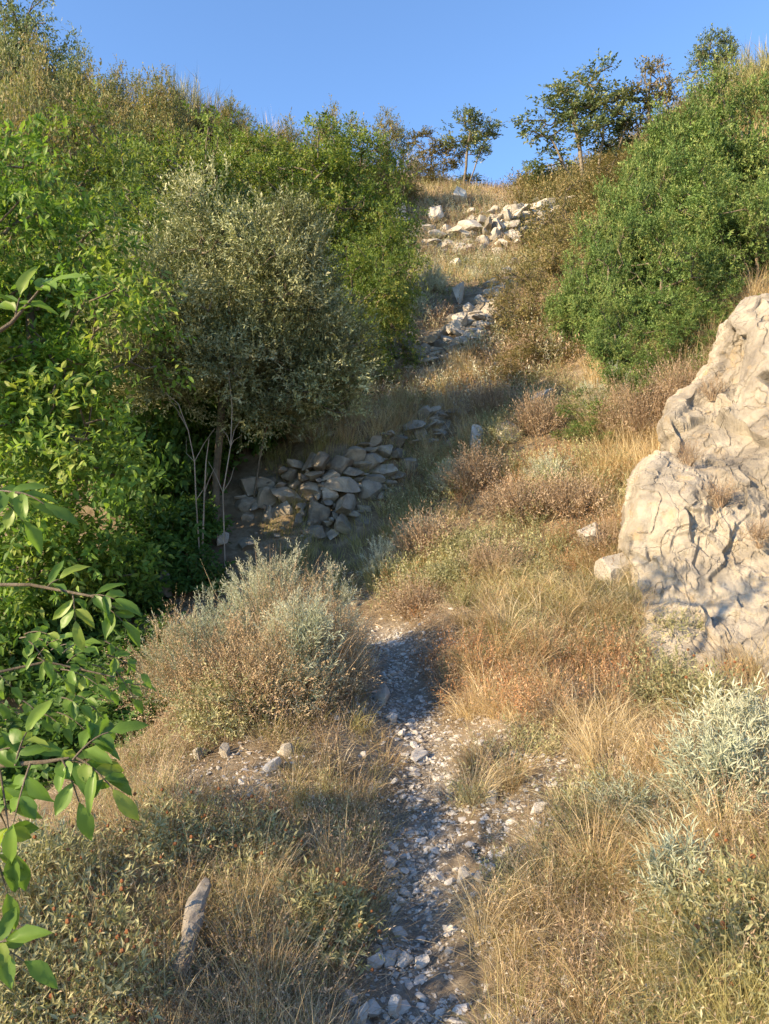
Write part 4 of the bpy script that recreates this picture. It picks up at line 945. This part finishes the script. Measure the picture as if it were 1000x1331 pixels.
# weathered wood slab
def log():
    x, y, z = gpt(262, 0, 2.62); mb = MB(); a = np.array(P(232,1295,2.30)); b = np.array(P(268,1160,2.58)); x, y = a[0], a[1]; z = G(x, y)
    pts = [a+(b-a)*t+np.array([.006*math.sin(t*7), 0, .012*math.sin(t*5)]) for t in np.linspace(0, 1, 14)]
    rr = [.03-.0008*i+.006*random.random() for i in range(14)]; rr[0] *= .6; rr[-1] *= .3
    tube(mb, [p-np.array([x, y, z]) for p in pts], rr, 14); V = mb.V[0].astype(float); mb.V[0] = (V+.012*fbm(V*np.array([60, 14, 14]), 3, 3)[:, None]*nrm(rng.normal(0, .3, V.shape)+np.array([1, .3, .3]))).astype(np.float32)
    o = mb.build('dead_log', M['wood']); o.location = (x, y, z+.06); tag(o, 'grey weathered slab of dead wood lying in the lower left scrub', 'dead wood')
log()

# ------------------------------------------------------------------ gravel, litter, grass (stuff)
def scatter_path(n, w):
    L = np.linalg.norm(PATH[1:]-PATH[:-1], axis=1); k = rng.choice(len(L), n, p=L/L.sum())
    t = rng.uniform(0, 1, n)[:, None]; c = PATH[k]+(PATH[k+1]-PATH[k])*t
    return c+rng.normal(0, w, (n, 2))
bare = np.array([P(700,1000,3.55)[:2], P(650,930,4.0)[:2], P(760,900,4.4)[:2], P(640,1060,3.2)[:2], P(300,1010,3.6)[:2]])
q = np.concatenate([scatter_path(5500, .09), scatter_path(3500, .32)]+[b+rng.normal(0, .22, (700, 2)) for b in bare])
q = q[(q[:, 1] > 1.6)]; s = rng.lognormal(math.log(.0070), .6, len(q)); s = np.clip(s, .003, .03)
mb = MB(); stones(mb, np.stack([q[:, 0], q[:, 1], H(q[:, 0], q[:, 1])+s*rng.uniform(-.25, .25, len(q))], -1), np.stack([s*rng.uniform(.8, 1.7, len(q)), s, s*.6], -1), 1, nplanes=9, cut=(.25, .75))
o = mb.build('gravel', M['stone']); o['kind'] = 'stuff'; o['label'] = 'grey limestone gravel on the path'; o['category'] = 'gravel'

def N2(x, y, f, s): return vnoise(np.stack([x*f, y*f, x*0+s], -1), s)
def region(n, y0, y1, xl, xr, power=1.0):
    y = y0+(y1-y0)*rng.uniform(0, 1, n)**power; return y*(xl+(xr-xl)*rng.uniform(0, 1, n)), y
def openm(x, y, pw=.16):
    nz = vnoise(np.stack([x*2.5, y*2.5, x*0], -1), 4)
    k = path_dist(x, y) > pw+.14*nz
    for b in bare: k &= np.hypot(x-b[0], y-b[1]) > .20+.15*nz
    k &= ~((y > 4.7) & (y < 6.6) & (x > .352*y))
    return k
UP = [P(*c)[:2] for c in [(585,460,14.3),(610,435,15),(640,400,16.4),(655,365,18),(680,332,20.5)]]
UP += [P(*c)[:2] for c in [(620,425,15.2),(590,452,14.1),(560,475,13.4),(520,490,13.1)]]
def farm(x, y):
    k = np.ones(len(x), bool)
    for i in range(len(UP)-1):
        for t in (0, .33, .66):
            k &= np.hypot(x-UP[i][0]*(1-t)-UP[i+1][0]*t, y-UP[i][1]*(1-t)-UP[i+1][1]*t) > .42+.2*N2(x, y, 1.2, 77)
    return k
def tufts(mb, x, y, keep, nb, Lr, w, lean=(.6, .4), bend=(1.1, .6), spread=.05, vr=(0, 1), nseg=4, comb=.6):
    """every tuft has a colour, size and combing direction of its own"""
    x = x[keep]; y = y[keep]; n = len(x); e = .15
    gx = (H(x+e, y, False)-H(x-e, y, False))/(2*e); gy = (H(x, y+e, False)-H(x, y-e, False))/(2*e)
    tv = rng.uniform(vr[0], vr[1], n); tl = rng.uniform(0, 1, n)**1.6*(Lr[1]-Lr[0])+Lr[0]
    ca = rng.uniform(0, 6.28, n); cx = np.cos(ca)-1.4*gx; cy = np.sin(ca)-1.4*gy
    cnt = np.maximum(4, (nb*rng.uniform(.4, 1.5, n)*(.5+tl/Lr[1])).astype(int)); ix = np.repeat(np.arange(n), cnt); nn = len(ix)
    a = rng.uniform(0, 6.28, nn); r = np.abs(rng.normal(0, spread, nn))
    bx = x[ix]+np.cos(a)*r; by = y[ix]+np.sin(a)*r; bz = H(bx, by)-.01
    az = np.arctan2(np.sin(a)+comb*cy[ix], np.cos(a)+comb*cx[ix])+rng.normal(0, .35, nn)
    blades(mb, np.stack([bx, by, bz], -1), az, np.clip(np.abs(rng.normal(lean[0], lean[1], nn)), 0, 1.5), tl[ix]*rng.uniform(.35, 1.15, nn), np.abs(rng.normal(bend[0], bend[1], nn)),
           w*np.clip(by/4, .7, 4)*rng.uniform(.5, 1.3, nn), np.clip(tv[ix]+rng.normal(0, .25, nn), 0, 1), nseg)

mb = MB()   # straw-coloured tussocks
x, y = region(1500, 1.7, 6.5, .10, .60, .8); tufts(mb, x, y, openm(x, y) & (N2(x, y, 1.7, 8) > -.3), 46, (.05, .24), .0022, lean=(.95, .4), bend=(.9, .6), spread=.05)
x, y = region(420, 1.9, 6.5, .10, .60, .8); tufts(mb, x, y, openm(x, y), 110, (.2, .42), .0024, lean=(.5, .3), bend=(1.6, .5), spread=.035, comb=.9)
x, y = region(1300, 6, 12, .0, .50, 1); tufts(mb, x, y, openm(x, y), 42, (.08, .28), .0019, lean=(.8, .4), spread=.08)
x, y = region(420, 1.8, 4.6, -.40, .02, 1); tufts(mb, x, y, openm(x, y), 38, (.06, .28), .0022, lean=(.9, .4), spread=.05)
x, y = region(260, 1.8, 3.6, -.5, -.02, 1); tufts(mb, x, y, openm(x, y), 50, (.12, .38), .0022, lean=(.5, .4), bend=(.9, .6), spread=.04)
x, y = region(1100, 12, 32, -.05, .28, .8); tufts(mb, x, y, farm(x, y) & (N2(x, y, .5, 30) > -.25), 30, (.12, .42), .0022, spread=.2, lean=(.3, .3), bend=(.5, .4), nseg=3)
x, y = region(260, 26, 33, .0, .30, 1); tufts(mb, x, y, x > -99, 30, (.2, .5), .0022, spread=.25, lean=(.25, .25), bend=(.4, .4), nseg=3)
x, y = region(300, 9.9, 13.5, -.12, .13, 1); tufts(mb, x, y, farm(x, y), 60, (.2, .5), .0020, spread=.1, lean=(.3, .3), bend=(.7, .4))
x, y = region(300, 7, 11, .28, .52, 1); tufts(mb, x, y, x > -99, 60, (.25, .6), .0020, spread=.12, lean=(.5, .4), bend=(.9, .5))
x, y = region(300, 13, 28, .28, .55, 1); tufts(mb, x, y, x > -99, 40, (.3, .8), .0024, spread=.25, lean=(.3, .4), bend=(.6, .5), nseg=3)
o = mb.build('dry_grass', M['grass']); o['kind'] = 'stuff'; o['label'] = 'dry straw-coloured grass covering the slope'; o['category'] = 'grass'
mb = MB()
x, y = region(520, 1.7, 7, .10, .60, .8); tufts(mb, x, y, openm(x, y) & (N2(x, y, 1.1, 18) > .1), 45, (.1, .36), .0024, spread=.03)
x, y = region(200, 1.8, 5, -.3, .0, 1); tufts(mb, x, y, openm(x, y), 30, (.1, .28), .0022, spread=.03)
x, y = region(200, 7, 10, -.16, .1, 1); tufts(mb, x, y, x > -99, 40, (.12, .3), .0022, spread=.08, lean=(.3, .3), bend=(.6, .4))
x, y = region(110, 1.75, 2.4, .34, .56, 1); tufts(mb, x, y, x > -99, 30, (.15, .34), .0024, spread=.03, lean=(.35, .3), bend=(.8, .4))
x, y = region(350, 12, 30, -.05, .28, 1); tufts(mb, x, y, farm(x, y) & (N2(x, y, .6, 41) > .1), 30, (.15, .4), .0024, spread=.2, lean=(.3, .3), bend=(.5, .4), nseg=3)
o = mb.build('green_grass', M['ggrass']); o['kind'] = 'stuff'; o['label'] = 'yellowish green grass tufts mixed into the dry grass'; o['category'] = 'grass'
# low herbs: leafy sprigs, russet stems, grey-green sprigs, all through the grass
def herbs(name, label, mat, n, reg, L, ll, lw, seed, thr, far=1.0, nl=9, lean=.5):
    mb = MB(); x, y = region(n*3, *reg); k = openm(x, y, .22) & farm(x, y) & (N2(x, y, 1.6/far, seed) > thr); x = x[k][:n]; y = y[k][:n]
    m = 6; ix = np.repeat(np.arange(len(x)), m); bx = x[ix]+rng.normal(0, .03*far, len(ix)); by = y[ix]+rng.normal(0, .03*far, len(ix))
    D = nrm(np.stack([rng.normal(0, lean, len(ix)), rng.normal(0, lean, len(ix)), np.ones(len(ix))], -1))
    vb = np.repeat(rng.uniform(0, 1, len(x)), m)
    sprigs(mb, mb, np.stack([bx, by, H(bx, by)-.01], -1), D, L*rng.uniform(.4, 1.2, len(ix)), nl, ll, lw, 50, .08, sw=.0025*far, upn=.3, vbase=vb, start=.3)
    o = mb.build(name, mat); o['kind'] = 'stuff'; o['label'] = label; o['category'] = 'herbs'
herbs('grey_green_herbs', 'low grey-green leafy herbs scattered through the dry grass', M['cistus'], 900, (1.7, 7, .08, .6, .8), .16, .022, .006, 51, .0)
herbs('grey_green_herbs', 'low grey-green herbs in the scrub left of the path', M['cistus'], 260, (1.8, 4.4, -.5, .0, 1), .16, .022, .006, 52, -.2)
herbs('russet_herbs', 'russet dead herb stems scattered over the right bank', M['redherb'], 700, (4, 11, .0, .5, 1), .26, .022, .007, 53, .05, 1.5)
herbs('brown_herbs', 'brown dead stems standing in the grass near the camera', M['drybrown'], 900, (1.7, 6, -.45, .6, .8), .26, .014, .004, 54, -.1)
herbs('grey_green_herbs', 'low green herbs on the right bank beyond the path bend', M['cistus'], 900, (6.5, 12, .0, .45, 1), .3, .035, .012, 55, -.05, 1.6)
herbs('brown_herbs', 'brown scrubby stems over the far terraces', M['drybrown'], 1000, (11, 31, -.08, .3, .8), .38, .06, .02, 56, -.3, 4)
herbs('silver_herbs', 'greyish sprigs over the far terraces', M['silver'], 350, (11, 27, -.05, .25, .8), .45, .06, .014, 57, .1, 4)
herbs('grey_green_herbs', 'olive low shrubs and herbs below the ridge trees', M['brownoak'], 900, (15, 31, .20, .52, 1), .7, .09, .04, 58, -.5, 5)
herbs('green_herbs', 'greenish low growth on the upper slope', M['cistus'], 500, (13, 30, -.06, .3, 1), .4, .06, .025, 59, .0, 4)
herbs('brown_herbs', 'tangled brown stems and straws in the lower left scrub', M['drybrown'], 900, (1.8, 3.4, -.5, -.02, 1), .22, .012, .004, 60, -.9, 1, 9, 1.0)
herbs('olive_scrub', 'olive and brown scrub over the upper right slope', M['brownoak'], 1500, (23, 36, .18, .55, 1), .9, .10, .045, 61, -1, 6)
herbs('olive_scrub', 'olive and brown scrub over the upper left slope', M['rust'], 700, (23, 38, -.50, -.08, 1), .6, .11, .055, 62, -1, 7)
herbs('brown_herbs', 'brown brush over the skyline slopes', M['drybrown'], 900, (23, 37, -.50, .5, 1), .5, .06, .02, 63, -1, 6)
# litter: short straws lying flat
mb = MB(); n = 80000
x, y = region(n, 1.6, 8, -.45, .6, .8); pd = path_dist(x, y); k = rng.uniform(0, 1, n) < np.clip(pd/.25, .65, 1); x = x[k]; y = y[k]; n = len(x); B = np.stack([x, y, H(x, y)+.006], -1)
blades(mb, B, rng.uniform(0, 6.28, n), rng.uniform(1.25, 1.65, n), rng.uniform(.015, .09, n), rng.normal(0, .3, n), np.full(n, .0026)*np.clip(y/3, .8, 3), rng.uniform(0, 1, n), 2)
o = mb.build('straw_litter', M['straw']); o['kind'] = 'stuff'; o['label'] = 'dead straw and twig litter lying on the soil'; o['category'] = 'litter'
